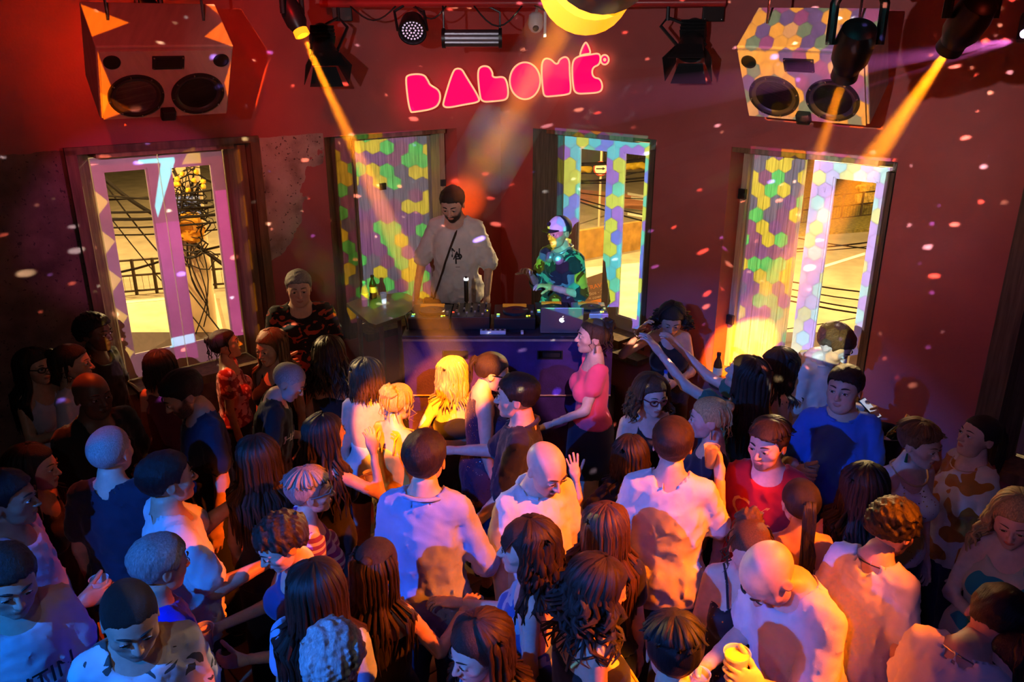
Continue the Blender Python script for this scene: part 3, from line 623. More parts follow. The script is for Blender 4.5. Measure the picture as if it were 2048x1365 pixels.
# ------------------------------------------------------------------ signed-distance modelling
def smin(a, b, k):
    h = np.clip(.5+.5*(b-a)/k, 0, 1); return b+(a-b)*h-k*h*(1-h)
def smax(a, b, k): return -smin(-a, -b, k)
def sd_ell(P, c, r, R=None):
    q = P-np.asarray(c, np.float32)
    if R is not None: q = q@np.asarray(R, np.float32)
    r = np.asarray(r, np.float32); k0 = np.sqrt(((q/r)**2).sum(1)); k1 = np.sqrt(((q/(r*r))**2).sum(1))+1e-6
    return k0*(k0-1)/k1
def sd_cone(P, a, b, ra, rb):
    a = np.asarray(a, np.float32); b = np.asarray(b, np.float32); d = b-a; L = float(d@d)+1e-9
    q = P-a; t = np.clip((q@d)/L, 0, 1)
    return np.sqrt(((q-t[:, None]*d)**2).sum(1))-(ra+(rb-ra)*t)
def surf(fn, lo, hi, h):
    """naive surface nets of fn over the box lo..hi with cell size h"""
    lo = np.asarray(lo, np.float32); n = np.maximum(np.ceil((np.asarray(hi)-lo)/h).astype(int)+1, 3)
    ax = [lo[i]+np.arange(n[i], dtype=np.float32)*h for i in range(3)]
    G = np.stack(np.meshgrid(*ax, indexing='ij'), -1).reshape(-1, 3)
    D = fn(G).reshape(n).astype(np.float32)
    D[0], D[-1], D[:, 0], D[:, -1], D[:, :, 0], D[:, :, -1] = [np.maximum(x, h*.3) for x in (D[0], D[-1], D[:, 0], D[:, -1], D[:, :, 0], D[:, :, -1])]
    S = D < 0
    c = [S[i:n[0]-1+i, j:n[1]-1+j, k:n[2]-1+k] for i in (0, 1) for j in (0, 1) for k in (0, 1)]
    cnt = sum(x.astype(np.int8) for x in c); act = (cnt > 0) & (cnt < 8); idx = np.argwhere(act)
    if len(idx) == 0: return np.zeros((0, 3)), np.zeros((0, 4), int)
    vid = -np.ones(act.shape, int); vid[act] = np.arange(len(idx))
    off = np.array([(i, j, k) for i in (0, 1) for j in (0, 1) for k in (0, 1)])
    dv = np.stack([D[idx[:, 0]+o[0], idx[:, 1]+o[1], idx[:, 2]+o[2]] for o in off], 1)
    acc = np.zeros((len(idx), 3), np.float32); w = np.zeros(len(idx), np.float32)
    for a in range(8):
        for b in range(a+1, 8):
            if np.abs(off[a]-off[b]).sum() != 1: continue
            da, db = dv[:, a], dv[:, b]; x = (da < 0) != (db < 0); t = np.where(x, da/(da-db+1e-12), 0)[:, None]
            acc += np.where(x[:, None], off[a]+t*(off[b]-off[a]), 0); w += x
    V = lo+(idx+acc/w[:, None])*h
    F = []
    for ax_ in range(3):
        o = [0, 0, 0]; o[ax_] = 1
        A = S[:n[0]-o[0], :n[1]-o[1], :n[2]-o[2]]; B = S[o[0]:, o[1]:, o[2]:]
        e = np.argwhere(A != B); u, v = [(1, 2), (2, 0), (0, 1)][ax_]
        e = e[(e[:, u] > 0) & (e[:, v] > 0)]
        if not len(e): continue
        flip = A[e[:, 0], e[:, 1], e[:, 2]]
        q = []
        for du, dw in ((-1, -1), (0, -1), (0, 0), (-1, 0)):
            t = e.copy(); t[:, u] += du; t[:, v] += dw; t = np.minimum(t, np.array(act.shape)-1); q.append(vid[t[:, 0], t[:, 1], t[:, 2]])
        q = np.stack(q, 1); q[~flip] = q[~flip][:, ::-1]; F.append(q[(q >= 0).all(1)])
    return V, np.concatenate(F)
def vnoise(P, f, seed):      # cheap smooth noise in -1..1
    r = np.random.RandomState(seed); out = 0
    for k in range(4):
        d = r.normal(size=3); d /= np.linalg.norm(d); out = out+np.sin(P@((d*f*(1+.6*k)).astype(np.float32))+r.rand()*6.28+1.3*np.sin(P@((r.normal(size=3)*f*.5).astype(np.float32))))
    return out/4
class PM:           # numpy mesh with material slots
    def __init__(self): self.V = []; self.F = []; self.M = []; self.n = 0; self.A = []
    def add(self, V, F, mi=0, attr=None):
        V = np.asarray(V, float); F = np.asarray(F, int)
        self.V.append(V); self.F.append(F+self.n); self.n += len(V)
        self.M.append(np.full(len(F), mi) if np.isscalar(mi) else np.asarray(mi)); self.A.append(np.zeros((len(V), 3)) if attr is None else attr)
    def build(self, name, mats, parent=None):
        V = np.concatenate(self.V); me = bpy.data.meshes.new(name)
        q = np.concatenate([f for f in self.F]); M = np.concatenate(self.M)
        me.vertices.add(len(V)); me.vertices.foreach_set('co', V.ravel()); me.loops.add(len(q)*4); me.loops.foreach_set('vertex_index', q.ravel())
        me.polygons.add(len(q)); me.polygons.foreach_set('loop_start', np.arange(len(q))*4); me.polygons.foreach_set('material_index', M.astype(np.int32))
        me.polygons.foreach_set('use_smooth', np.ones(len(q), bool))
        a = me.attributes.new('hc', 'FLOAT_VECTOR', 'POINT'); a.data.foreach_set('vector', np.concatenate(self.A).ravel().astype(np.float32))
        for m in mats: me.materials.append(m)
        me.update(calc_edges=True); me.validate()
        o = bpy.data.objects.new(name, me); COL.objects.link(o)
        if parent is not None: o.parent = parent
        return o
def tubes(paths, radii, n=6, flat=None, normals=None):
    """many tapered tubes at once: paths (k,m,3), radii (k,m)"""
    P = np.asarray(paths, float); R = np.asarray(radii, float); k, m, _ = P.shape
    T = np.gradient(P, axis=1); T /= np.linalg.norm(T, axis=2, keepdims=True)+1e-9
    ref = np.tile(np.array([0.31, .23, .92]), (k, m, 1)) if normals is None else normals
    A = ref-(ref*T).sum(2, keepdims=True)*T; A /= np.linalg.norm(A, axis=2, keepdims=True)+1e-9; B = np.cross(T, A)
    th = np.arange(n)*2*PI/n; fl = 1.0 if flat is None else flat
    V = P[:, :, None]+R[:, :, None, None]*(np.cos(th)[None, None, :, None]*A[:, :, None]*fl+np.sin(th)[None, None, :, None]*B[:, :, None])
    i, j = np.meshgrid(np.arange(m-1), np.arange(n), indexing='ij'); j2 = (j+1) % n
    f = np.stack([i*n+j, i*n+j2, (i+1)*n+j2, (i+1)*n+j], -1).reshape(-1, 4)
    F = (f[None]+(np.arange(k)*m*n)[:, None, None]).reshape(-1, 4)
    return V.reshape(-1, 3), F

# ------------------------------------------------------------------ head (unit: chin to crown = 1, origin at its centre, y = face)
HEADS = {}
def head_sdf(P, fem, age=0, fat=0):
    jw = (.215 if fem else .245)+.035*fat
    X = P.copy(); X[:, 0] = np.abs(X[:, 0])
    d = sd_ell(P, (0, -.07, .13), (.335, .425, .372))                       # cranium
    d = smin(d, sd_ell(P, (0, .10, -.02), (.285, .27, .36)), .10)            # face mass
    d = smin(d, sd_ell(P, (0, .13, -.27), (jw, .22, .20)), .10)              # jaw
    d = smin(d, sd_ell(P, (0, .265, -.40), (.10, .085, .075)), .08)          # chin
    d = smin(d, sd_ell(X, (.19, .21, -.09), (.10, .09, .08)), .09)           # cheekbones
    if fat: d = smin(d, sd_ell(P, (0, .10, -.38), (.20, .2, .13)), .1)
    d = smax(d, -sd_ell(X, (.135, .40, .02), (.095, .085, .052)), .06)       # eye sockets
    d = smin(d, sd_cone(X, (.05, .352, .085), (.20, .30, .09), .035, .025), .045)   # brow
    d = smin(d, sd_cone(P, (0, .36, .05), (0, .452, -.125), .026, .046), .035)  # nose
    d = smin(d, sd_ell(X, (.048, .405, -.132), (.04, .045, .03)), .025)      # wings
    d = smin(d, sd_ell(P, (0, .355, -.235), (.095, .05, .022)), .02)         # upper lip
    d = smin(d, sd_ell(P, (0, .352, -.275), (.08, .05, .026)), .02)          # lower lip
    d = smax(d, -sd_cone(P, (-.08, .40, -.253), (.08, .40, -.253), .011, .011), .012)
    d = smin(d, sd_ell(X, (.135, .335, .02), (.062, .052, .050)), .012)      # lids over the eyeballs
    # ears
    e = sd_ell(X, (.335, -.06, -.02), (.028, .085, .125)); e = smax(e, -sd_ell(X, (.365, -.05, .0), (.022, .05, .08)), .02)
    return smin(d, e, .03)
def get_head(fem, fat=0, res=39):
    key = (fem, fat)
    if key not in HEADS:
        V, F = surf(lambda P: head_sdf(P, fem, 0, fat), (-.42, -.54, -.55), (.42, .52, .55), 1.0/res)
        c = V[F].mean(1); x = np.abs(c[:, 0]); mi = np.zeros(len(F), int)
        lips = (((c[:, 0]/.092)**2+((c[:, 2]+.255)/.042)**2) < 1) & (c[:, 1] > .33); mi[lips] = 1
        HEADS[key] = (V, F, mi, c)
    return HEADS[key]
def uv_sphere(c, r, nu=10, nv=7):
    u = np.arange(nu)*2*PI/nu; v = np.linspace(.02, PI-.02, nv)
    vv, uu = np.meshgrid(v, u, indexing='ij'); V = np.stack([np.sin(vv)*np.cos(uu), np.cos(vv), np.sin(vv)*np.sin(uu)], -1).reshape(-1, 3)*np.asarray(r)+np.asarray(c)
    i, j = np.meshgrid(np.arange(nv-1), np.arange(nu), indexing='ij'); j2 = (j+1) % nu
    F = np.stack([i*nu+j, (i+1)*nu+j, (i+1)*nu+j2, i*nu+j2], -1).reshape(-1, 4)
    return V, F

# ------------------------------------------------------------------ hand (right hand; x = thumb side, y = palm normal, z = towards the fingertips; metres)
HANDS = {}
def hand_sdf(P, curl, spread):
    d = sd_ell(P, (0, 0, .052), (.042, .016, .056)); d = smin(d, sd_cone(P, (0, 0, -.02), (0, 0, .02), .025, .028), .02)
    d = smin(d, sd_ell(P, (.022, .006, .028), (.02, .017, .03)), .015)
    xs = [.030, .010, -.011, -.030]; ln = [.074, .082, .076, .060]; rr = [.0092, .0095, .0092, .008]
    for k in range(4):
        p = np.array([xs[k], 0, .094-.006*abs(k-1.2)]); a = 0.0; px = xs[k]
        for s_, L in ((.5, ln[k]*.46), (.85, ln[k]*.30), (.7, ln[k]*.24)):
            a += curl*s_*(1+.06*k); dv = np.array([spread*(1.5-k)*.18*math.cos(a), math.sin(a), math.cos(a)]); q = p+dv*L
            c = sd_cone(P, p, q, rr[k], rr[k]*.93); d = np.minimum(smin(d, c, .006) if s_ == .5 else np.minimum(d, c), 9); p = q
    a = .35+curl*.35; p = np.array([.034, .008, .026])
    for L, th in ((.042, .0), (.033, .25), (.026, .4)):
        a2 = a+th*curl; dv = np.array([math.cos(.9)*(1-.45*curl*.6), math.sin(a2)*.75, math.sin(.9)]); dv /= np.linalg.norm(dv); q = p+dv*L
        d = smin(d, sd_cone(P, p, q, .0115, .0098), .007); p = q
    return d
def get_hand(kind, fine):
    key = (kind, fine)
    if key not in HANDS:
        curl, spread = {'relaxed': (.38, .35), 'grip': (.95, .1), 'open': (.08, .75), 'fist': (1.45, 0), 'bent': (.62, .6)}[kind]
        HANDS[key] = surf(lambda P: hand_sdf(P, curl, spread), (-.075, -.045, -.05), (.105, .12, .20), (.0060 if fine else .0085))
    return HANDS[key]

# ------------------------------------------------------------------ people materials
def skin_mat(key, col, beard=0.0, bcol=(.03, .02, .015)):
    k = 'skin_%s_%g' % (key, beard)
    if k in MATS: return MATS[k]
    m = bpy.data.materials.new(k); m.use_nodes = True; N = NT(m.node_tree); b = m.node_tree.nodes['Principled BSDF']
    at = N.add('ShaderNodeAttribute', attribute_name='hc').outputs['Vector']; sp = N.add('ShaderNodeSeparateXYZ', {0: at})
    P = N.add('ShaderNodeTexCoord').outputs['Object']
    nz = N.add('ShaderNodeTexNoise', {'Vector': P, 'Scale': 30.0, 'Detail': 3.0}).outputs['Fac']
    c = N.ramp(nz, [(.3, tuple(x*.9 for x in col)), (.7, tuple(min(1, x*1.08) for x in col))])
    c = N.mix(N.m('MULTIPLY', sp.outputs[1], .32), c, tuple(col[i]*(1.0, .55, .5)[i] for i in range(3)))   # flushed cheeks, nose tip, ears
    if beard:
        n2 = N.add('ShaderNodeTexNoise', {'Vector': P, 'Scale': 260.0, 'Detail': 2.0}).outputs['Fac']
        f = N.m('MULTIPLY', sp.outputs[0], N.m('MULTIPLY_ADD', n2, .8, beard-.3), clamp=True); c = N.mix(N.m('MINIMUM', f, 1.0), c, bcol)
    N.link(c, b.inputs['Base Color']); b.inputs['Roughness'].default_value = .46; b.inputs['Specular IOR Level'].default_value = .45
    MATS[k] = m; return m
def hair_mat(key, col, rough=.42):
    k = 'hair_'+key
    if k in MATS: return MATS[k]
    m = bpy.data.materials.new(k); m.use_nodes = True; N = NT(m.node_tree); b = m.node_tree.nodes['Principled BSDF']
    at = N.add('ShaderNodeAttribute', attribute_name='hc').outputs['Vector']
    nz = N.add('ShaderNodeTexNoise', {'Vector': at, 'Scale': 1.0, 'Detail': 5.0, 'Roughness': .7}).outputs['Fac']
    c = N.ramp(nz, [(.3, tuple(x*.45 for x in col)), (.55, col), (.75, tuple(min(1, x*1.7) for x in col))])
    N.link(c, b.inputs['Base Color']); b.inputs['Roughness'].default_value = rough+.08; b.inputs['Specular IOR Level'].default_value = .35
    bp = N.add('ShaderNodeBump', {'Strength': .9, 'Distance': .006, 'Height': nz}); N.link(bp.outputs[0], b.inputs['Normal'])
    MATS[k] = m; return m
HAIRC = {'black': (.012, .010, .010), 'dark': (.030, .018, .012), 'brown': (.085, .042, .022), 'lbrown': (.20, .105, .05), 'blonde': (.60, .40, .16), 'grey': (.30, .28, .27), 'lgrey': (.5, .48, .46)}
SKINC = {'light': (.70, .45, .34), 'tan': (.56, .33, .22), 'brown': (.33, .175, .105), 'dark': (.13, .065, .042)}
def cloth(key, col, rough=.8, pat=None, col2=None, scale=20.0, metal=0.0):
    k = 'cloth_'+key
    if k in MATS: return MATS[k]
    m = bpy.data.materials.new(k); m.use_nodes = True; N = NT(m.node_tree); b = m.node_tree.nodes['Principled BSDF']
    P = N.add('ShaderNodeTexCoord').outputs['Object']
    nz = N.add('ShaderNodeTexNoise', {'Vector': P, 'Scale': 9.0, 'Detail': 3.0}).outputs['Fac']
    c = N.ramp(nz, [(.3, tuple(x*.86 for x in col)), (.7, tuple(min(1, x*1.06) for x in col))])
    if pat == 'floral':
        v = N.add('ShaderNodeTexVoronoi', {'Vector': N.v('ADD', P, N.sc(N.add('ShaderNodeTexNoise', {'Vector': P, 'Scale': scale*.6}).outputs['Color'], .08)), 'Scale': scale}, feature='SMOOTH_F1').outputs['Distance']
        c = N.mix(N.m('LESS_THAN', v, .42), c, col2)
    elif pat == 'camo':
        n3 = N.add('ShaderNodeTexNoise', {'Vector': N.v('MULTIPLY', P, (1, 1, 1.6)), 'Scale': scale, 'Detail': 2.0, 'Distortion': 1.2}).outputs['Fac']
        c = N.mix(N.m('GREATER_THAN', n3, .56), c, col2)
    elif pat == 'stripe':
        w = N.add('ShaderNodeTexWave', {'Vector': P, 'Scale': scale, 'Distortion': 1.5}, bands_direction='Z').outputs['Fac']; c = N.mix(N.m('GREATER_THAN', w, .6), c, col2)
    elif pat == 'check':
        w = N.add('ShaderNodeTexChecker', {'Vector': P, 'Scale': scale}).outputs['Fac']; c = N.mix(w, c, col2)
    elif pat == 'sequin':
        v = N.add('ShaderNodeTexVoronoi', {'Vector': P, 'Scale': scale}); sv = N.add('ShaderNodeSeparateXYZ', {0: v.outputs['Color']})
        f = N.m('MULTIPLY', N.m('GREATER_THAN', sv.outputs[0], .86), N.m('LESS_THAN', v.outputs['Distance'], .35)); c = N.mix(f, c, col2)
        N.link(f, b.inputs['Metallic']); N.link(N.m('MULTIPLY_ADD', f, -.5, rough), b.inputs['Roughness'])
    N.link(c, b.inputs['Base Color'])
    if pat != 'sequin': b.inputs['Roughness'].default_value = rough
    b.inputs['Specular IOR Level'].default_value = .25
    try: b.inputs['Sheen Weight'].default_value = .15
    except Exception: pass
    wv = N.add('ShaderNodeTexNoise', {'Vector': P, 'Scale': 420.0, 'Detail': 1.0}).outputs['Fac']
    bp = N.add('ShaderNodeBump', {'Strength': .25, 'Distance': .002, 'Height': wv}); N.link(bp.outputs[0], b.inputs['Normal'])
    MATS[k] = m; return m
M_EYE = mat('eye_white', (.72, .70, .67), .15); M_IRIS = mat('eye_iris', (.03, .015, .008), .1); M_LASH = mat('brow_hair', (.02, .013, .010), .6)
def nR(x=0, y=0, z=0):
    m = (Matrix.Rotation(z, 3, 'Z') @ Matrix.Rotation(y, 3, 'Y') @ Matrix.Rotation(x, 3, 'X')); return np.array(m)
ARM = {  # upper arm, forearm directions (x outward, y forward, z up), hand kind
 'dn': ((.16, -.02, -1), (.06, .22, -1), 'relaxed'), 'dn2': ((.28, -.08, -1), (.0, .45, -.9), 'relaxed'),
 'hold': ((.16, .05, -1), (-.3, .95, .12), 'grip'), 'holdhi': ((.22, .40, -.85), (-.25, .55, .8), 'grip'), 'front': ((.2, .2, -.95), (-.65, .75, -.05), 'relaxed'),
 'hip': ((.55, -.25, -.8), (-.55, .35, -.65), 'relaxed'), 'up': ((.35, .45, .8), (-.1, .25, 1), 'open'), 'cross': ((.18, .25, -.95), (-.95, .45, .05), 'fist'),
 'phone': ((.2, .3, -.95), (-.45, .85, .3), 'grip'), 'fwd': ((.2, .5, -.7), (.05, .95, -.1), 'relaxed'), 'out': ((.6, .3, -.6), (.3, .8, .25), 'bent'), 'face': ((.15, .45, -.9), (-.3, .25, 1), 'bent')}
def zline_short(P):
    return np.interp(P[:, 1], [-.5, -.38, -.2, -.10, .03, .09, .17, .30, .42], [-.20, -.20, -.13, .05, .06, -.02, .20, .27, .30])
def zline_long(P):
    return np.interp(P[:, 1], [-.5, -.1, .04, .12, .20, .30, .42], [-.42, -.42, -.30, -.02, .19, .27, .31])
SK_C = np.array([0, -.07, .13]); SK_R = np.array([.335, .425, .372])
def cap_mesh(th, zl, amp, freq, seed, res=30, streak=14.0, fade=0.02, side=False, rag=.02):
    def f(P):
        tv = th*np.clip(.35+1.1*(P[:, 2]-.0)/.45, .3, 1.15) if side else th
        d = sd_ell(P, SK_C, SK_R+.004)-tv
        d = smin(d, sd_ell(P, (0, .02, .16), (.30, .30, .33))-tv*.8, .05)
        if amp: d = d+amp*vnoise(P, freq, seed)
        return smax(d, (zl(P)-P[:, 2]+rag*vnoise(P*np.array([1, 1, .4], np.float32), 38, seed+5))*.8, fade)
    V, F = surf(f, (-.55, -.72, -.5), (.55, .52, .72), 1.0/res)
    q = (V-SK_C)/SK_R; az = np.arctan2(q[:, 0], -q[:, 1]); rr = np.hypot(q[:, 0], q[:, 1]); po = np.arctan2(rr, q[:, 2])
    A = np.stack([np.cos(az)*streak*np.sin(po), np.sin(az)*streak*np.sin(po), po*2.5], 1)
    return V, F, A
def hair(style, Hh, toL, torso_push, rs, fem, length=.4, wav=.02):
    """returns list of (V,F,A) in body-local metres; toL maps head units to body-local"""
    out = []
    seed = rs.randint(1000)
    def capadd(*a, **k):
        V, F, A = cap_mesh(*a, **k); out.append((toL(V), F, A))
    def locks(az, p0, p1, n_sc, n_fall, L, rad, wave, spread=0.0, flat=.55, start=None, fall_dir=None):
        k = len(az); m = n_sc+n_fall; pts = np.zeros((k, m, 3))
        pol = np.radians(np.linspace(p0, p1, n_sc))
        th = .035+.03*rs.rand(k)
        for i in range(n_sc):
            r = SK_R[None]+th[:, None]*(1+.6*i/n_sc)
            pts[:, i] = SK_C+r*np.stack([np.sin(pol[i])*np.sin(az), -np.sin(pol[i])*np.cos(az), np.full(k, np.cos(pol[i]))], 1)
        ph = pts[:, :n_sc].reshape(-1, 3); pts[:, :n_sc] = toL(ph).reshape(k, n_sc, 3)
        step = (L*(.8+.35*rs.rand(k)))/n_fall; ph1 = rs.rand(k)*6.28; ph2 = rs.rand(k)*6.28
        last = pts[:, n_sc-1]; base = last.copy(); cen = toL(np.array([[0, -.05, 0.]]))[0]
        outd = base-cen; outd[:, 2] = 0; outd /= np.linalg.norm(outd, axis=1, keepdims=True)+1e-6
        for i in range(n_fall):
            t = (i+1)/n_fall
            q = base+np.stack([np.zeros(k), np.zeros(k), -step*(i+1)], 1)+outd*(spread*t*Hh+.02*math.sin(t*3)*Hh)[..., None] if np.ndim(spread) else base+np.stack([np.zeros(k), np.zeros(k), -step*(i+1)], 1)+outd*(spread*t*Hh)
            q = q+outd*(np.sin(ph1+t*11)*wave*Hh*min(1, t*2.5))[:, None]+np.stack([np.cos(ph2+t*9)*wave*Hh, np.sin(ph2*2+t*10)*wave*Hh, np.zeros(k)], 1)*min(1, t*2)
            pts[:, n_sc+i] = torso_push(q)
        tt = np.linspace(0, 1, m); R = (rad*Hh)*(.8+.5*rs.rand(k))[:, None]*np.interp(tt, [0, .15, .7, 1], [.55, 1, .9, .15])[None]
        V, F = tubes(pts, R, 5, flat)
        A = np.stack([np.repeat(rs.rand(k)*60, m*5), np.tile(np.repeat(np.zeros(m), 5), k)+np.tile(np.arange(5)*1.7, k*m), np.tile(np.repeat(tt*2.2, 5), k)], 1)
        out.append((V, F, A))
    if style == 'buzz': capadd(.010, zline_short, .003, 40, seed, 32, 34, .012, True, .03)
    elif style == 'short': capadd(.058, zline_short, .016, 20, seed, 34, 16, .012, True, .035)
    elif style == 'thick':
        capadd(.062, zline_short, .022, 15, seed, 32, 14, .015, True, .035)
        k = 70; az = rs.uniform(-2.6, 2.6, k); locks(az, 8, 62, 6, 2, .05*Hh, .055, .05, .0, .5)
    elif style == 'curly': capadd(.085, zline_short, .055, 24, seed, 34, 9)
    elif style == 'afro': capadd(.11, zline_short, .035, 34, seed, 34, 12)
    elif style == 'balding':
        capadd(.012, lambda P: np.where(P[:, 1] > .0, .02, zline_short(P))+0*P[:, 0], .01, 20, seed, 30, 20)
        V, F, A = out.pop()
        h_ = None
        def f(P):
            d = sd_ell(P, SK_C, SK_R+.014)+.006*vnoise(P, 25, seed); d = smax(d, (zline_short(P)-P[:, 2])*.8, .02); return smax(d, -sd_ell(P, (0, .02, .45), (.25, .38, .25)), .03)
        V, F = surf(f, (-.42, -.6, -.4), (.42, .5, .6), 1/30); out.append((toL(V), F, V*18))
    elif style in ('pony', 'bun', 'updo', 'halfup'):
        capadd(.028, zline_short if style != 'halfup' else zline_long, .008, 12, seed, 32, 18)
        if style == 'pony':
            k = 34; th = rs.rand(k)*6.28; r0 = np.sqrt(rs.rand(k))
            root = np.stack([np.cos(th)*r0*.11, -.50+0*th, .20+np.sin(th)*r0*.09], 1); m = 9; pts = np.zeros((k, m, 3))
            for i in range(m):
                t = i/(m-1); loc = root*1.0; loc = loc+np.array([0, -.17*math.sin(min(1, t*2.2)*1.4), .06*math.sin(t*3.14*.9)]); pts[:, i] = toL(loc)
                pts[:, i, 2] -= length*max(0, t-.12)*(.85+.3*rs.rand(k)); pts[:, i] += (np.sin(th[:, None]*3+t*9)*wav*Hh*t); pts[:, i] = torso_push(pts[:, i])
            R = (.055*Hh)*np.interp(np.linspace(0, 1, m), [0, .2, .7, 1], [.5, 1, .9, .15])[None]*np.ones((k, 1)); V, F = tubes(pts, R, 5, .7)
            out.append((V, F, np.stack([np.repeat(rs.rand(k)*60, m*5), np.tile(np.arange(5)*1.7, k*m), np.tile(np.repeat(np.linspace(0, 2, m), 5), k)], 1)))
            V, F = uv_sphere((0, -.50, .20), (.085, .06, .085)); out.append((toL(V), F, V*20))
        elif style in ('bun', 'updo'):
            c = (0, -.46, .30) if style == 'bun' else (0, -.42, .34); r = .15 if style == 'bun' else .24
            V, F = surf(lambda P: sd_ell(P, c, (r, r*.85, r*.9))+(.02 if style == 'bun' else .06)*vnoise(P, 26 if style == 'bun' else 20, seed), (-.42, -.85, -.05), (.42, -.1, .75), 1/34)
            out.append((toL(V), F, V*np.array([25, 25, 9])))
            k = 14; az = rs.uniform(-2.0, 2.0, k); locks(az, 55, 100, 4, 4, .10*Hh/.22, .02, .06)
        else:
            k = 46; az = rs.uniform(-1.7, 1.7, k); locks(az, 60, 100, 4, 8, length, .07, wav, .05); V, F = uv_sphere((0, -.42, .36), (.12, .10, .09)); out.append((toL(V), F, V*20))
    elif style in ('long', 'wavy', 'curlylong', 'bob', 'bangs'):
        capadd(.045, zline_long, .012, 12, seed, 30, 15)
        w = {'long': .02, 'wavy': .06, 'curlylong': .12, 'bob': .015, 'bangs': .045}[style]; sp = {'long': .06, 'wavy': .16, 'curlylong': .15, 'bob': .04, 'bangs': .08}[style]
        k = 68 if style != 'curlylong' else 84; az = np.linspace(-1.85, 1.85, k)+rs.normal(size=k)*.06
        locks(az, 14, 92, 6, 8, length, .075 if style != 'curlylong' else .06, w, sp)
        k = 24; az = rs.uniform(-1.7, 1.7, k); locks(az, 5, 80, 6, 8, length*.9, .06, w, sp*1.1)
        if style == 'bangs':
            k = 22; x = np.linspace(-.27, .27, k); m = 6; pts = np.zeros((k, m, 3))
            for i in range(m):
                t = i/(m-1); pts[:, i] = np.stack([x*(.8+.35*t), .02+.40*math.sin(t*1.45)-np.abs(x)*.25, .50-.40*t**1.3-.06*(1-t)+0*x], 1)
            P2 = toL(pts.reshape(-1, 3)).reshape(k, m, 3); V, F = tubes(P2, np.full((k, m), .036*Hh)*np.linspace(1, .5, m)[None], 5, .6)
            out.append((V, F, np.stack([np.repeat(rs.rand(k)*60, m*5), np.tile(np.arange(5)*1.7, k*m), np.tile(np.repeat(np.linspace(0, 2, m), 5), k)], 1)))
    return out

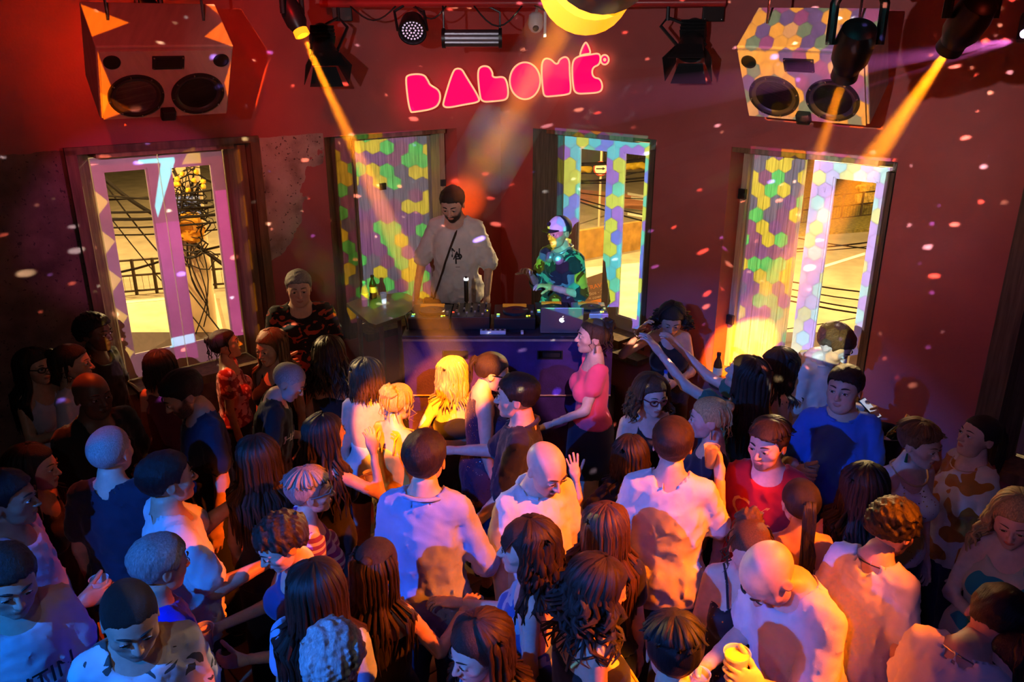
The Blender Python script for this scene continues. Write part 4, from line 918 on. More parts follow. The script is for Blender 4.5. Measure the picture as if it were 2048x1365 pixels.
PEOPLE = []
def person(px, py, label, h=1.70, fem=False, yaw=180, head=(0, 0, 0), lean=(0, 0, 0), L='dn', R='dn', skin='tan', hs='short', hc='dark', hl=.40, top=('tee', 'black'), bottom=('trousers', 'navy'),
           beard=0, bstyle='full', fat=0.0, z0=0.0, seed=None, lod=1, feet=True, bw=1.0, bcol='dark'):
    seed = seed if seed is not None else int(px*7+py) % 9973; rs = np.random.RandomState(seed); k = h/1.75; Hh = .142*h
    P0 = np.array([0, 0, .545*h]); Ru = nR(-math.radians(lean[0]), math.radians(lean[1]), -math.radians(lean[2] if len(lean) > 2 else 0))
    up = lambda p: P0+Ru@(np.asarray(p, float)-P0)
    upm = lambda P: (P-P0)@Ru+P0          # inverse for point arrays
    hy, hp, hr = [math.radians(a) for a in head]
    Rh = Ru@nR(0, 0, -hy)@nR(-hp, hr, 0)
    npiv = up((0, -.008*k, h-Hh*.97)); hc_ = npiv+Rh@np.array([0, .035*k, Hh*.50])
    toL = lambda V: (np.asarray(V)*Hh)@Rh.T+hc_
    sw = (.086 if not fem else .077)*h*bw; sz = .818*h
    joints = {}
    for side, nm, spec in ((-1, 'L', L), (1, 'R', R)):
        u, f, hk = ARM[spec] if isinstance(spec, str) else (ARM[spec[0]] if isinstance(spec[0], str) else spec)
        u = np.array([u[0]*side, u[1], u[2]]); f = np.array([f[0]*side, f[1], f[2]]); u /= np.linalg.norm(u); f /= np.linalg.norm(f)
        S = up((side*sw, -.008*k, sz)); E_ = S+Ru@u*.172*h; Wp = E_+Ru@f*.148*h; joints[nm] = (S, E_, Wp, Ru@f, hk, side)
    g = fat
    rib = (up((0, 0, .735*h)), np.array([.090*h*bw+.01*g, .066*h+.02*g, .125*h])); abd = (up((0, .008*k+.03*g, .625*h)), np.array([.079*h*bw+.045*g, .062*h+.06*g, .115*h]))
    if fem: rib = (rib[0], np.array([.080*h*bw+.01*g, .059*h+.02*g, .12*h])); abd = (abd[0], np.array([.070*h*bw+.045*g, .054*h+.05*g, .11*h]))
    pel = (np.array([0, -.008*k, .535*h]), np.array([(.095 if not fem else .102)*h*bw+.03*g, .069*h+.03*g, .085*h]))
    def torso(P, o):
        d = sd_ell(P, rib[0], rib[1]+o, Ru); d = smin(d, sd_ell(P, abd[0], abd[1]+o, Ru), .07*k); d = smin(d, sd_ell(P, pel[0], pel[1]+o), .07*k)
        a, b = up((-sw*.82, -.012*k, sz-.005)), up((sw*.82, -.012*k, sz-.005)); d = smin(d, sd_cone(P, a, b, .044*k+o*.7, .044*k+o*.7), .05*k)
        nb = up((0, -.014*k, .855*h))
        for s_ in (-1, 1): d = smin(d, sd_cone(P, nb, up((s_*sw*.75, -.012*k, sz+.012*k)), .040*k+o, .034*k+o), .045*k)
        if fem:
            for s_ in (-1, 1): d = smin(d, sd_ell(P, up((s_*.046*h, .052*h, .718*h)), np.array([.040*h, .034*h, .042*h])*(1+.3*g)+o, Ru), .03*k)
        return d
    def arms(P, d, o=0.0, frac=9, sl=.0, kk=.03):
        for nm in 'LR':
            S, E_, Wp, f, hk, s_ = joints[nm]; ra, rb, rc = (.0285, .0235, .0165) if not fem else (.0245, .0205, .0145)
            ra *= h*(1+.35*g); rb *= h*(1+.3*g); rc *= h
            if frac < 1: e = S+(E_-S)*frac; d = smin(d, sd_cone(P, S, e, ra+o, ra+o+sl), kk*k)
            else:
                d = smin(d, sd_cone(P, S, E_, ra+o, rb+o+sl*.5), kk*k)
                if frac > 1: e = E_+(Wp-E_)*min(1, frac-1); d = smin(d, sd_cone(P, E_, e, rb+o+sl*.3, (rc if frac >= 2 else rb)+o+sl), .015*k)
        return d
    hipw = .052*h
    def legs(P, d, o=0.0, zend=0.0, fl=0.0):
        for s_ in (-1, 1):
            H_ = np.array([s_*hipw, 0, .50*h]); K_ = np.array([s_*hipw*1.15, .015, .285*h]); A_ = np.array([s_*hipw*1.25, -.01, .045*h])
            d = smin(d, sd_cone(P, H_, K_, .050*h*(1+.25*g)+o, .034*h+o+fl), .03*k)
            if zend < .26*h: d = smin(d, sd_cone(P, K_, A_, .034*h+o+fl, .021*h+o+fl*1.6), .02*k)
        return d
    pts = np.array([joints[n][i] for n in 'LR' for i in (0, 1, 2)]+[hc_])
    lo = np.minimum(pts.min(0)-.09, [-.30, -.28, 0]); hi = np.maximum(pts.max(0)+.09, [.30, .30, 0])
    pm = PM()
    nk0, nk1 = up((0, -.014*k, .838*h)), hc_+Rh@np.array([0, -.10, -.22])*Hh
    def body(P):
        d = torso(P, -.004); d = arms(P, d); d = smin(d, sd_cone(P, nk0, nk1, (.034 if not fem else .028)*h*(1+.25*g), (.032 if not fem else .0265)*h*(1+.25*g)), .03*k)
        d = legs(P, d)
        for s_ in (-1, 1): d = smin(d, sd_ell(P, (s_*hipw*1.25, .05, .03), (.04, .11, .032)), .03)
        return d
    V, F = surf(body, (lo[0], lo[1], -.02), (hi[0], hi[1], max(nk1[2], pts[:6, 2].max()+.05)), .0240*k); at = np.zeros((len(V), 3)); pm.add(V, F, 0, at)
    # head
    HV, HF, HM, hcen = get_head(fem, 1 if g > .5 else 0)
    A = np.zeros((len(HV), 3)); x, y, z = HV[:, 0], HV[:, 1], HV[:, 2]
    fl_ = np.exp(-((np.abs(x)-.19)**2+(z+.10)**2)/.012)*(y > .05)+np.exp(-(x**2+(z+.12)**2)/.006)*(y > .38)+(np.abs(x) > .345)*.8; A[:, 1] = np.clip(fl_, 0, 1)
    if beard:
        if bstyle == 'full': b_ = np.clip((-.13-z+np.clip(.16-y, 0, 1)*.9-np.clip(np.abs(x)-.2, 0, 1)*-1.2)*12, 0, 1)*np.clip((y+.03)*12, 0, 1)*np.clip((z+.62)*8, 0, 1)
        else: b_ = np.clip((.125-np.abs(x))*25, 0, 1)*np.clip((-.16-z)*25, 0, 1)*(y > .22)
        lipm = ((x/.085)**2+((z+.258)/.034)**2) < 1; b_[lipm] = 0; ph = (np.abs(x) < .1) & (z > -.17); b_[ph] = 0; A[:, 0] = b_
    pm.add(toL(HV), HF, HM, A)
    for s_ in (-1, 1):
        V, F = uv_sphere((s_*.135, .342, .016), (.058, .052, .033), 14, 11); c = V[F].mean(1); ir = np.hypot(c[:, 0]-s_*.135, c[:, 2]-.014) < .026
        pm.add(toL(V), F, np.where(ir & (c[:, 1] > .35), 3, 2))
        bx = np.linspace(.055, .215, 6); pth = np.stack([s_*bx, .405-.9*(bx-.05)**2*3.2, .115+.03*np.sin((bx-.04)*16)], 1)[None]
        V, F = tubes(pth, np.array([[.012, .017, .018, .016, .012, .005]])*(1.0 if not fem else .7), 5); pm.add(toL(V), F, 4)
        ex = np.linspace(-.06, .06, 6); pth = np.stack([s_*.135+ex, .398-ex**2*4.5, .030+.018*np.cos(ex*24)], 1)[None]
        V, F = tubes(pth, np.full((1, 6), .008), 4); pm.add(toL(V), F, 4)
    # hands
    hands = {}
    for nm in 'LR':
        S, E_, Wp, f, hk, s_ = joints[nm]
        zc = f/np.linalg.norm(f); out_ = Ru@np.array([s_, 0, 0.]); 
        if hk in ('grip', 'fist'): pn = -out_*1.0+np.array([0, 0, 0.])
        elif zc[2] < -.6: pn = -out_
        elif hk == 'open': pn = Ru@np.array([0, 1., 0])
        else: pn = np.array([0, 0, -1.])
        pn = pn-zc*(pn@zc); pn /= np.linalg.norm(pn)+1e-9; xc = np.cross(pn, zc)          # thumb side
        # the template is a right hand with the thumb on +x: keep the thumb forward / up
        want = np.array([0, 0, 1.]) if abs(zc[2]) < .7 else Ru@np.array([0, 1., 0])
        if xc@want < 0: xc = -xc
        HV_, HF_ = get_hand(hk, not (hk == 'relaxed' and zc[2] < -.6)); sc_ = h/1.75*(1.0 if not fem else .92)
        M3 = np.stack([xc, pn, zc], 1); det = np.linalg.det(M3)
        Vh = (HV_*sc_)@M3.T+Wp+zc*.018; pm.add(Vh, HF_ if det > 0 else HF_[:, ::-1], 0)
        hands[nm] = (Wp, zc, xc, pn, Wp+zc*.095*sc_+pn*.042*sc_)
    skm = skin_mat(skin, SKINC[skin], beard*1.0, HAIRC[bcol] if beard else (0, 0, 0)) if not beard else skin_mat(skin+'_'+bcol, SKINC[skin], beard, HAIRC[bcol])
    lipc = mat('lips_'+skin+('_f' if fem else ''), tuple(SKINC[skin][i]*((.9, .42, .40) if fem else (.85, .62, .58))[i] for i in range(3)), .4)
    root = pm.build('person', [skm, lipc, M_EYE, M_IRIS, M_LASH if hc not in ('blonde', 'lbrown', 'grey', 'lgrey') else mat('brow_light', (.16, .10, .06), .6)])
    tag(root, label, 'person', 'crowd on the dance floor' if z0 == 0 else 'performers on the platform')
    # hair
    def push(q):
        low = q[:, 2] < sz*1.0+.03
        loc = upm(q); ax = loc[:, :2]-np.array([0, -.005]); rx, ry = rib[1][0]*1.12+.02, rib[1][1]*1.15+.035
        n = np.sqrt((ax[:, 0]/rx)**2+(ax[:, 1]/ry)**2); s_ = np.where(low & (n < 1), 1/np.maximum(n, .05), 1.0)
        s_ = np.minimum(s_, 2.2); loc2 = loc.copy(); loc2[:, :2] = ax*s_[:, None]+np.array([0, -.005])
        return (loc2-P0)@Ru.T+P0
    if hs != 'bald':
        ph = PM()
        for V, F, A in hair(hs, Hh, toL, push, rs, fem, hl): ph.add(V, F, 0, A)
        ph.build('hair', [hair_mat(hc, HAIRC[hc], .6 if hs in ('buzz', 'curly', 'afro', 'balding') else .38)], root)
    # clothes
    kind, tm = top[0], top[1]; tm = MATS['cloth_'+tm]
    hem = {'tee': .475, 'polo': .48, 'shirt': .45, 'tank': .50, 'spag': .50, 'crop': .665, 'halter': .5, 'puff': .56, 'dress': .30, 'slipdress': .30}[kind]*h
    o = {'tee': .011, 'polo': .010, 'shirt': .016, 'puff': .009}.get(kind, .008)*k
    s1 = rs.randint(999)
    def shirt(P):
        d = torso(P, o)
        if kind in ('tee', 'polo', 'shirt', 'puff'):
            fr = {'tee': .62, 'polo': .66, 'shirt': 1.25, 'puff': .45}[kind]
            if len(top) > 2: fr = top[2]
            d = arms(P, d, .005*k if kind != 'puff' else .026*k, fr, (.015 if kind != 'puff' else -.004)*k, .026)
            d = smin(d, sd_ell(P, pel[0]+np.array([0, 0, -.02]), pel[1]+np.array([.012, .018, .04])*k, None), .05)
        if kind in ('tank', 'spag', 'halter'): d = smin(d, sd_ell(P, pel[0], pel[1]+.013), .03)
        if kind in ('dress', 'slipdress'):
            d = smin(d, sd_ell(P, pel[0], pel[1]+.02), .03); d = smin(d, sd_cone(P, (-.03*h, 0, .50*h), (-.03*h, 0, .30*h), .078*h+.02*g, .085*h), .05); d = smin(d, sd_cone(P, (.03*h, 0, .50*h), (.03*h, 0, .30*h), .078*h+.02*g, .085*h), .05)
        # hanging folds
        q = P*np.array([1, 1, .35], np.float32); zz = np.clip((sz-.1-P[:, 2])/.4, 0, 1); loose = kind in ('shirt', 'tee', 'polo'); rg = 1-np.abs(vnoise(q, 44, s1)); rg2 = 1-np.abs(vnoise(P*np.array([.8, 1, 1.3], np.float32), 48, s1+1)); d = d-(.006+.014*zz)*(1.1 if loose else .35)*rg**3-(.010 if loose else .003)*rg2**4+.007*(1 if loose else .3)
        nb = up((0, -.006*k, .842*h)); nt = up((0, .02*k, .93*h))
        if kind in ('tee', 'shirt', 'polo', 'puff'): d = smax(d, -sd_cone(P, nb, nt, (.044 if not fem else .046)*h, .06*h), .008)
        if kind in ('tee', 'puff'): d = smax(d, -sd_ell(P, up((0, .055*k, .838*h)), (.045*h, .05*h, .028*h), Ru), .01)
        if kind == 'puff': d = smax(d, -sd_ell(P, up((0, .0, .85*h)), (.085*h, .09*h, .06*h), Ru), .01)
        if kind in ('tank', 'spag', 'dress', 'halter', 'slipdress', 'crop'):
            Q = upm(P)
            if kind in ('tank', 'dress'):
                d = smax(d, -sd_ell(P, up((0, .05*k, .855*h)), (.050*h, .075*h, .085*h), Ru), .01)
                for s_ in (-1, 1): d = smax(d, -sd_cone(P, up((s_*sw*1.02, 0, sz-.012*h)), up((s_*sw*1.25, 0, sz+.05*h)), .044*h, .06*h), .01)
                d = smax(d, Q[:, 2]-.836*h, .01)
            elif kind == 'halter':
                d = smax(d, Q[:, 2]-(.84*h-np.abs(Q[:, 0])*1.1), .01); back = Q[:, 2]-(.66*h+np.clip(Q[:, 1]+.02, 0, 1)*6.); d = smax(d, back, .01)
            else: d = smax(d, Q[:, 2]-((.765 if kind != 'crop' else .755)*h+.015*np.cos(Q[:, 0]*30)), .01)
        return smax(d, hem-P[:, 2]+.004*vnoise(P*np.array([1, 1, 0], np.float32), 9, s1+2), .008)
    lo2 = np.array([lo[0], lo[1], hem-.03]); hi2 = np.array([hi[0], hi[1], max(.90*h, max(joints['L'][1][2], joints['R'][1][2])+.10)])
    if lean[0] > 12 or kind in ('dress', 'slipdress'): lo2[1] -= .05; hi2[1] += .06
    V, F = surf(shirt, lo2, hi2, .0148*k)
    nm = {'tee': 't_shirt', 'polo': 'polo_shirt', 'shirt': 'shirt', 'tank': 'tank_top', 'spag': 'camisole', 'crop': 'crop_top', 'halter': 'halter_top', 'puff': 'blouse', 'dress': 'dress', 'slipdress': 'dress'}[kind]
    ps = PM(); ps.add(V, F); tob = ps.build(nm, [tm], root)
    if kind in ('spag', 'slipdress'):
        for s_ in (-1, 1):
            mb = MB(); a = up((s_*.045*h, .062*h, .762*h)); t_ = up((s_*.052*h, -.005, .852*h)); b_ = up((s_*.045*h, -.058*h, .76*h)); m1 = up((s_*.05*h, .045*h, .825*h)); m2 = up((s_*.05*h, -.05*h, .82*h)); mb.tube([a, m1, t_, m2, b_], .006, 6); mb.build('strap', tm, root, smooth=True)
    if kind == 'polo' or (kind == 'shirt'):
        ringp = []
        for i in range(13):
            a = -2.75+5.5*i/12+PI/2; ringp.append(up((math.cos(a+PI)*.046*h*1.08, -.006*k+math.sin(a+PI)*.050*h, .850*h+.012*h*math.sin(a+PI)*-1)))
        P_ = np.array([ringp]); V, F = tubes(P_, np.full((1, 13), .016*k), 6, .45, np.tile(np.array([0, 0, 1.]), (1, 13, 1))); pc = PM(); pc.add(V, F); pc.build('collar', [tm], root)
    bk, bmn = bottom; bmm = MATS['cloth_'+bmn]
    if kind not in ('dress', 'slipdress'):
        def pants(P):
            d = sd_ell(P, pel[0], pel[1]+.009)
            d = smin(d, sd_cone(P, (0, 0, .56*h), (0, 0, .60*h), .075*h+.03*g, .072*h+.035*g), .03)
            if bk == 'skirt': d = smin(d, sd_cone(P, (0, 0, .52*h), (0, 0, .36*h), .095*h, .105*h), .04)+.008*vnoise(P*np.array([1, 1, .2], np.float32), 24, s1)
            else: d = legs(P, d, .012, 0 if bk == 'trousers' else .3*h, .012)+.004*vnoise(P, 30, s1)
            z_ = {'trousers': .05, 'shorts': .40, 'skirt': .33}[bk]*h
            return smax(smax(d, z_-P[:, 2], .01), P[:, 2]-(.605 if kind == 'crop' else .575)*h, .01)
        V, F = surf(pants, (-.30, -.28, .02), (.30, .30, .62*h), .031); pp = PM(); pp.add(V, F); pp.build(bk, [bmm], root)
    if feet:
        for s_ in (-1, 1):
            V, F = get_shoe(); pv = PM(); pv.add(V+np.array([s_*hipw*1.25, .045, 0]), F); pv.build('shoe', [MATS['cloth_black']], root)
    # stand the person so that the head centre lies on the line of sight through (px, py) at its own height
    yw = -math.radians(yaw); Rz = nR(0, 0, yw); hw = Rz@hc_; c = at_z(px, py, z0+hw[2])
    root.location = (c.x-hw[0], c.y-hw[1], z0); root.rotation_euler = (0, 0, yw)
    info = dict(root=root, up=up, toL=toL, Hh=Hh, h=h, k=k, Ru=Ru, hands=hands, hc=hc_, Rz=Rz, base=np.array(root.location), skin=skin, joints=joints, rib=rib, sw=sw, k_o=o, abd=abd)
    info['world'] = lambda p, i=info: Vector(i['Rz']@np.asarray(p, float)+i['base'])
    PEOPLE.append(info); return info
SHOE = []
def get_shoe():
    if not SHOE: SHOE.append(surf(lambda P: smax(smin(sd_ell(P, (0, .03, .03), (.045, .135, .045)), sd_ell(P, (0, -.05, .05), (.042, .06, .06)), .03), -P[:, 2], .005), (-.07, -.15, -.02), (.07, .2, .14), .028))
    return SHOE[0]
# wardrobe
for nm, c in dict(black=(.012, .012, .014), navy=(.016, .020, .045), white=(.66, .66, .66), bwhite=(.88, .88, .88), denim=(.05, .08, .16), grey=(.3, .3, .32), red=(.55, .012, .02), blue=(.03, .10, .42), royal=(.015, .02, .55), pink=(1.0, .10, .20), green=(.03, .13, .10), lblue=(.30, .40, .68), yellow=(.85, .55, .10), cream=(.75, .66, .52), wine=(.16, .02, .04), khaki=(.35, .26, .16), rose=(.80, .50, .50), skyblue=(.25, .45, .70), dblue=(.03, .06, .20), brown=(.16, .08, .04), lav=(.55, .50, .66)).items(): cloth(nm, c)
cloth('sequin_navy', (.025, .018, .07), .6, 'sequin', (.8, .8, .9), 110); cloth('sequin_black', (.014, .012, .02), .6, 'sequin', (.8, .8, .9), 90); cloth('sequin_white', (.75, .76, .8), .6, 'sequin', (1, 1, 1), 90)
cloth('floral_red', (.30, .03, .04), .8, 'floral', (.75, .30, .30), 26); cloth('floral_orange', (.72, .62, .48), .8, 'floral', (.50, .17, .02), 11); cloth('floral_blue', (.30, .36, .42), .8, 'floral', (.03, .10, .30), 14); cloth('leaf_teal', (.55, .50, .35), .8, 'floral', (.02, .25, .28), 9)
cloth('camo', (.75, .70, .68), .8, 'camo', (.08, .08, .07), 7); cloth('stripe_purple', (.20, .04, .25), .8, 'stripe', (.5, .5, .6), 9); cloth('check_orange', (.6, .35, .08), .8, 'check', (.04, .03, .02), 45); cloth('leopard', (.03, .07, .16), .8, 'floral', (.3, .45, .55), 34)
cloth('tropic', (.75, .35, .10), .8, 'camo', (.05, .20, .10), 9)
cloth('darkprint', (.016, .018, .020), .8, 'camo', (.10, .26, .16), 6); cloth('dragon', (.014, .012, .014), .8, 'camo', (.45, .07, .04), 8)
# ------------------------------------------------------------------ platform and booth
STG = .60
m_stg = mat('black_stage_carpet', (.02, .016, .018), .9, bump=.3, bscale=120)
mb = MB(); poly = [(-1.0, 6.02), (.85, 6.02), (.95, 6.75), (-.10, 7.78), (-1.15, 6.82)]
vs = [(x, y, z) for z in (0, STG) for x, y in poly]; n = 5; mb.addv(vs, [tuple(range(n-1, -1, -1)), tuple(range(n, 2*n))]+[(i, (i+1) % n, (i+1) % n+n, i+n) for i in range(n)])
tag(mb.build('platform', m_stg), 'low black platform in the corner behind the booth', 'platform')
m_blue = mat('scuffed_blue_paint', (.045, .018, .13), .5, var=.35, vscale=7, bump=.3, bscale=90)
m_edge = mat('worn_wood_edge', (.35, .25, .2), .7, var=.3)
bx0, bx1, by0, by1, bz = -.80, .74, 5.485, 6.0, 1.53
e = empty('disc_jockey_booth', (0, 5.75, 0)); tag(e, 'deep blue wooden disc jockey booth with slot handles', 'booth')
cx, cy = (bx0+bx1)/2, (by0+by1)/2
slots = [(-.42, 1.38), (.28, 1.38)]
mb = MB(); xs = [bx0]+[v for s in slots for v in (s[0]-.09, s[0]+.09)]+[bx1]; zs = [1.06, 1.35, 1.41, 1.50]
for i in range(len(xs)-1):
    for j in range(3):
        if j == 1 and i in (1, 3): continue
        a, b, z0, z1 = xs[i], xs[i+1], zs[j], zs[j+1]; mb.box(((a+b)/2, by0+.012, (z0+z1)/2), (b-a, .024, z1-z0))
mb.build('front_panel', m_blue, e)
mb = MB(); mb.box((cx, by0+.07, 1.38), (bx1-bx0-.05, .02, .2)); mb.build('inner_panel', m_blk, e)
for s in (bx0+.012, bx1-.012):
    mb = MB(); mb.box((s, cy+.012, 1.28), (.024, by1-by0-.024, .44)); mb.build('side_panel', m_blue, e)
mb = MB(); mb.box((cx, cy, 1.515), (bx1-bx0+.01, by1-by0+.01, .03), bev=.006); mb.build('top', mat('dark_booth_top', (.03, .022, .04), .45, var=.3), e)
mb = MB(); mb.box((cx, by0-.003, 1.497), (bx1-bx0+.012, .012, .016)); mb.build('edge_strip', m_edge, e)
mb = MB(); mb.box((cx, cy+.01, .53), (bx1-bx0-.02, by1-by0-.03, 1.06)); mb.build('base_cabinet', m_blue, e)
for x, z in slots:
    mb = MB(); o = [(x-.09, 1.35), (x+.09, 1.35), (x+.09, 1.41), (x-.09, 1.41)]; oc = chaikin(o, 3); f = lambda u, d, z: Vector((u, by0+d, z))
    mb.ring([(x-.095, 1.345), (x+.095, 1.345), (x+.095, 1.415), (x-.095, 1.415)], [(x-.085, 1.352), (x+.085, 1.352), (x+.085, 1.408), (x-.085, 1.408)], f, -.002, .03); mb.build('slot_frame', m_blk, e)
for z in (.55,):
    mb = MB(); mb.box((cx, by0-.001, 1.058), (bx1-bx0, .02, .008)); mb.build('seam', m_edge, e)
# ------------------------------------------------------------------ players, mixer, laptop
m_gear = mat('black_gear', (.02, .02, .022), .35, spec=.5); m_gear2 = mat('dark_grey_gear', (.06, .06, .065), .3, metal=.4); m_silver = mat('silver_gear', (.55, .53, .52), .35, metal=.6)
def led(c, col, nm='button', s=.012, es=3.0, parent=None):
    mb = MB(); mb.box(c, (s, s*.7, .004), bev=.001); return mb.build(nm, mat('led_%g_%g_%g' % col, col, .3, emit=col, es=es), parent)
YEL_, RED_, GRN_, CYN_ = (1, .75, .02), (1, .05, .02), (.3, 1, .1), (.2, .7, 1)
def player(label, x, y, z, mt, lights=True, s=1.0):
    w, d = .31*s, .36*s; e = empty('disc_player', (x, y, z)); tag(e, label, 'disc player', 'disc players on the booth')
    mb = MB(); mb.box((x, y, z+.045), (w, d, .09), bev=.006); b = mb.build('body', mt, e)
    mb = MB(); mb.lathe([(.098*s, .0), (.10*s, .012), (.094*s, .018), (.03*s, .018), (.028*s, .014), (.001, .014)], 32, TR((x+.01, y-.02, z+.09))); mb.build('jog_wheel', m_gear2 if mt is m_gear else m_gear, e, smooth='auto')
    mb = MB(); mb.box((x, y+d*.36, z+.096), (w*.6, d*.16, .012), bev=.003); sc_ = mb.build('display', mat('amber_display', (.3, .12, .02), .2, emit=(1, .35, .03), es=.25), e)
    for k in range(3): led((x+w*.30+.018*(k % 2), y-d*.33-.014*(k//2), z+.092), YEL_ if k < 2 else GRN_, parent=e)
    for k in range(2): led((x-w*.40, y-d*.36+.045*k, z+.092), GRN_ if k else CYN_, s=.022, es=.6, parent=e)
    mb = MB(); mb.box((x+w*.42, y-.05, z+.096), (.022, .14, .006)); sl = mb.build('pitch_slider', m_gear2, e)
    mb = MB(); mb.box((x+w*.42, y-.06, z+.104), (.018, .012, .014), bev=.002); mb.build('slider_knob', m_silver, sl)
    return e
player('black disc player at the left end of the booth', -.62, 5.80, bz, m_gear)
player('black disc player in the middle beside the laptop', .02, 5.80, bz, m_gear)
player('disc player with glowing red display behind the laptop', .31, 5.885, bz, m_gear, s=.85)
player('silver disc player right of the laptop', .60, 5.885, bz, m_silver, s=.85)
e = empty('mixer', (-.31, 5.80, bz)); tag(e, 'black mixing desk with rows of knobs between two players', 'mixer'); mx, my = -.31, 5.80
mb = MB(); mb.box((mx, my, bz+.05), (.29, .36, .10), bev=.005); mb.build('body', m_gear, e)
for i in range(5):
    for j in range(5):
        mb = MB(); mb.lathe([(.0095, 0), (.008, .016), (.001, .017)], 10, TR((mx-.11+.055*i, my+.14-.045*j, bz+.10))); mb.build('knob', m_gear2 if (i+j) % 4 else m_silver, e, smooth='auto')
for i in range(4):
    mb = MB(); mb.box((mx-.09+.06*i, my-.12, bz+.103), (.008, .075, .004)); f_ = mb.build('fader', m_gear2, e); mb = MB(); mb.box((mx-.09+.06*i, my-.13+.03*(i % 3), bz+.11), (.016, .012, .014), bev=.002); mb.build('fader_cap', m_silver, f_)
led((mx-.135, my-.06, bz+.102), RED_, s=.016, parent=e); led((mx+.12, my-.02, bz+.102), YEL_, parent=e)
e = empty('laptop', (.37, 5.58, bz)); tag(e, 'open silver laptop with a lit fruit emblem facing us', 'laptop'); lx, ly = .365, 5.515; m_alu = mat('aluminium', (.52, .46, .44), .38, metal=.75)
mb = MB(); mb.box((lx, ly+.13, bz+.011), (.31, .22, .016), bev=.004); mb.build('keyboard_deck', m_alu, e)
LM = TR((lx, ly+.02, bz+.018), rot(.20)); mb = MB(); mb.box((0, 0, .098), (.31, .010, .20), LM, bev=.004); lid = mb.build('lid', m_alu, e)
mb = MB(); fl = lambda u, d, z: LM @ Vector((u, -.0055-d, z)); ap = [(.0+.019*math.cos(a)*(1+.08*math.cos(2*a)), .098+.020*math.sin(a)-.003*math.exp(-((a-PI/2)/.4)**2)-.002*math.exp(-((a-1.5*PI)/.3)**2)) for a in [i*2*PI/30 for i in range(30)] ]
ap = [(x-(.011*max(0, 1-((z-.101)/.010)**2) if x > .006 else 0), z) for x, z in ap]; mb.prism(ap, fl, 0, .001); mb.prism([(.001, .121), (.004, .129), (.010, .133), (.008, .125)], fl, 0, .001); mb.build('emblem', mat('lit_emblem', (.9, .9, .9), .3, emit=(1, .97, .95), es=1.6), lid)
mb = MB(); mb.box((-.14, 5.535, bz+.014), (.19, .05, .028), bev=.004); o = tag(mb.build('power_strip', m_wp), 'white power strip on the front edge of the booth', 'power strip')
for k in range(5):
    mb = MB(); mb.lathe([(.012, 0), (.010, .004)], 10, TR((-.21+.035*k, 5.535, bz+.028))); mb.build('socket', m_gear, o)
mb = MB(); mb.box((.075, 5.53, bz+.012), (.02, .05, .02), bev=.004); tag(mb.build('cable_plug', m_wp), 'small white plug between power strip and laptop', 'plug')
mb = MB(); mb.tube([(-.14+.1, 5.53, bz+.012), (0, 5.51, bz+.01), (.07, 5.53, bz+.01)], .004, 6); tag(mb.build('power_cable', m_cab), 'thin cable leading from the power strip to the plug', 'cable')
mb = MB(); mb.tube([(-.78, 5.60, bz+.01), (-.80, 5.66, bz+.10), (-.76, 5.72, bz+.12), (-.72, 5.72, bz+.05)], .006, 6); tag(mb.build('looped_cable', m_cab), 'black cable looped at the left end of the booth', 'cable')
# phone-like torch on a stand beside the disc jockey
mb = MB(); mb.lathe([(.018, 0), (.018, .16), (.012, .17), (.012, .20), (.001, .205)], 14, TR((-.36, 6.05-.02, bz+.1))); o = tag(mb.build('microphone', m_gear, smooth='auto'), 'upright microphone with a lit ring behind the mixer', 'microphone')
mb = MB(); mb.lathe([(.017, .172), (.019, .18), (.017, .19)], 14, TR((-.36, 6.03, bz+.1)), cap0=False, cap1=False); mb.build('light_ring', mat('white_led', (1, 1, 1), .3, emit=(.9, .95, 1), es=5), o)
mb = MB(); mb.tube([(-.36, 6.03, bz+.1), (-.36, 6.03, STG)], .012, 8); mb.build('stand', m_gear, o)
# side table beside the booth
m_tt = mat('varnished_table_top', (.34, .30, .10), .3, var=.15, vscale=6)
tz = 1.45; tp = [at_z(x, y, tz) for x, y in ((693, 607), (720, 596), (800, 585), (815, 588), (850, 608), (846, 618), (752, 650), (738, 646))]
e = empty('side_table', (-1.05, 6.4, 0)); tag(e, 'glossy wooden table standing left of the booth', 'table')
mb = MB(); n = len(tp); vs = [tuple(p) for p in tp]+[(p.x, p.y, p.z-.03) for p in tp]; mb.addv(vs, [tuple(range(n)), tuple(range(2*n-1, n-1, -1))]+[(i, i+n, (i+1) % n+n, (i+1) % n) for i in range(n)]); mb.build('table_top', m_tt, e)
for (x, y) in ((-1.06, 6.10), (-1.32, 6.52), (-.80, 6.42), (-1.0, 6.70)):
    mb = MB(); mb.tube([(x, y, tz-.03), (x, y, .0)], .02, 8); mb.build('leg', m_edge, e)
m_clear = bpy.data.materials.new('clear_plastic'); m_clear.use_nodes = True
_b = m_clear.node_tree.nodes['Principled BSDF']; _b.inputs['Base Color'].default_value = (.9, .9, .9, 1); _b.inputs['Roughness'].default_value = .12; _b.inputs['Alpha'].default_value = .32; _b.inputs['Specular IOR Level'].default_value = .9
m_lab = mat('pale_bottle_label', (.75, .85, .5), .5); m_cap = mat('blue_bottle_cap', (.03, .12, .75), .4); m_brn = mat('brown_glass', (.10, .04, .01), .12, spec=.8)
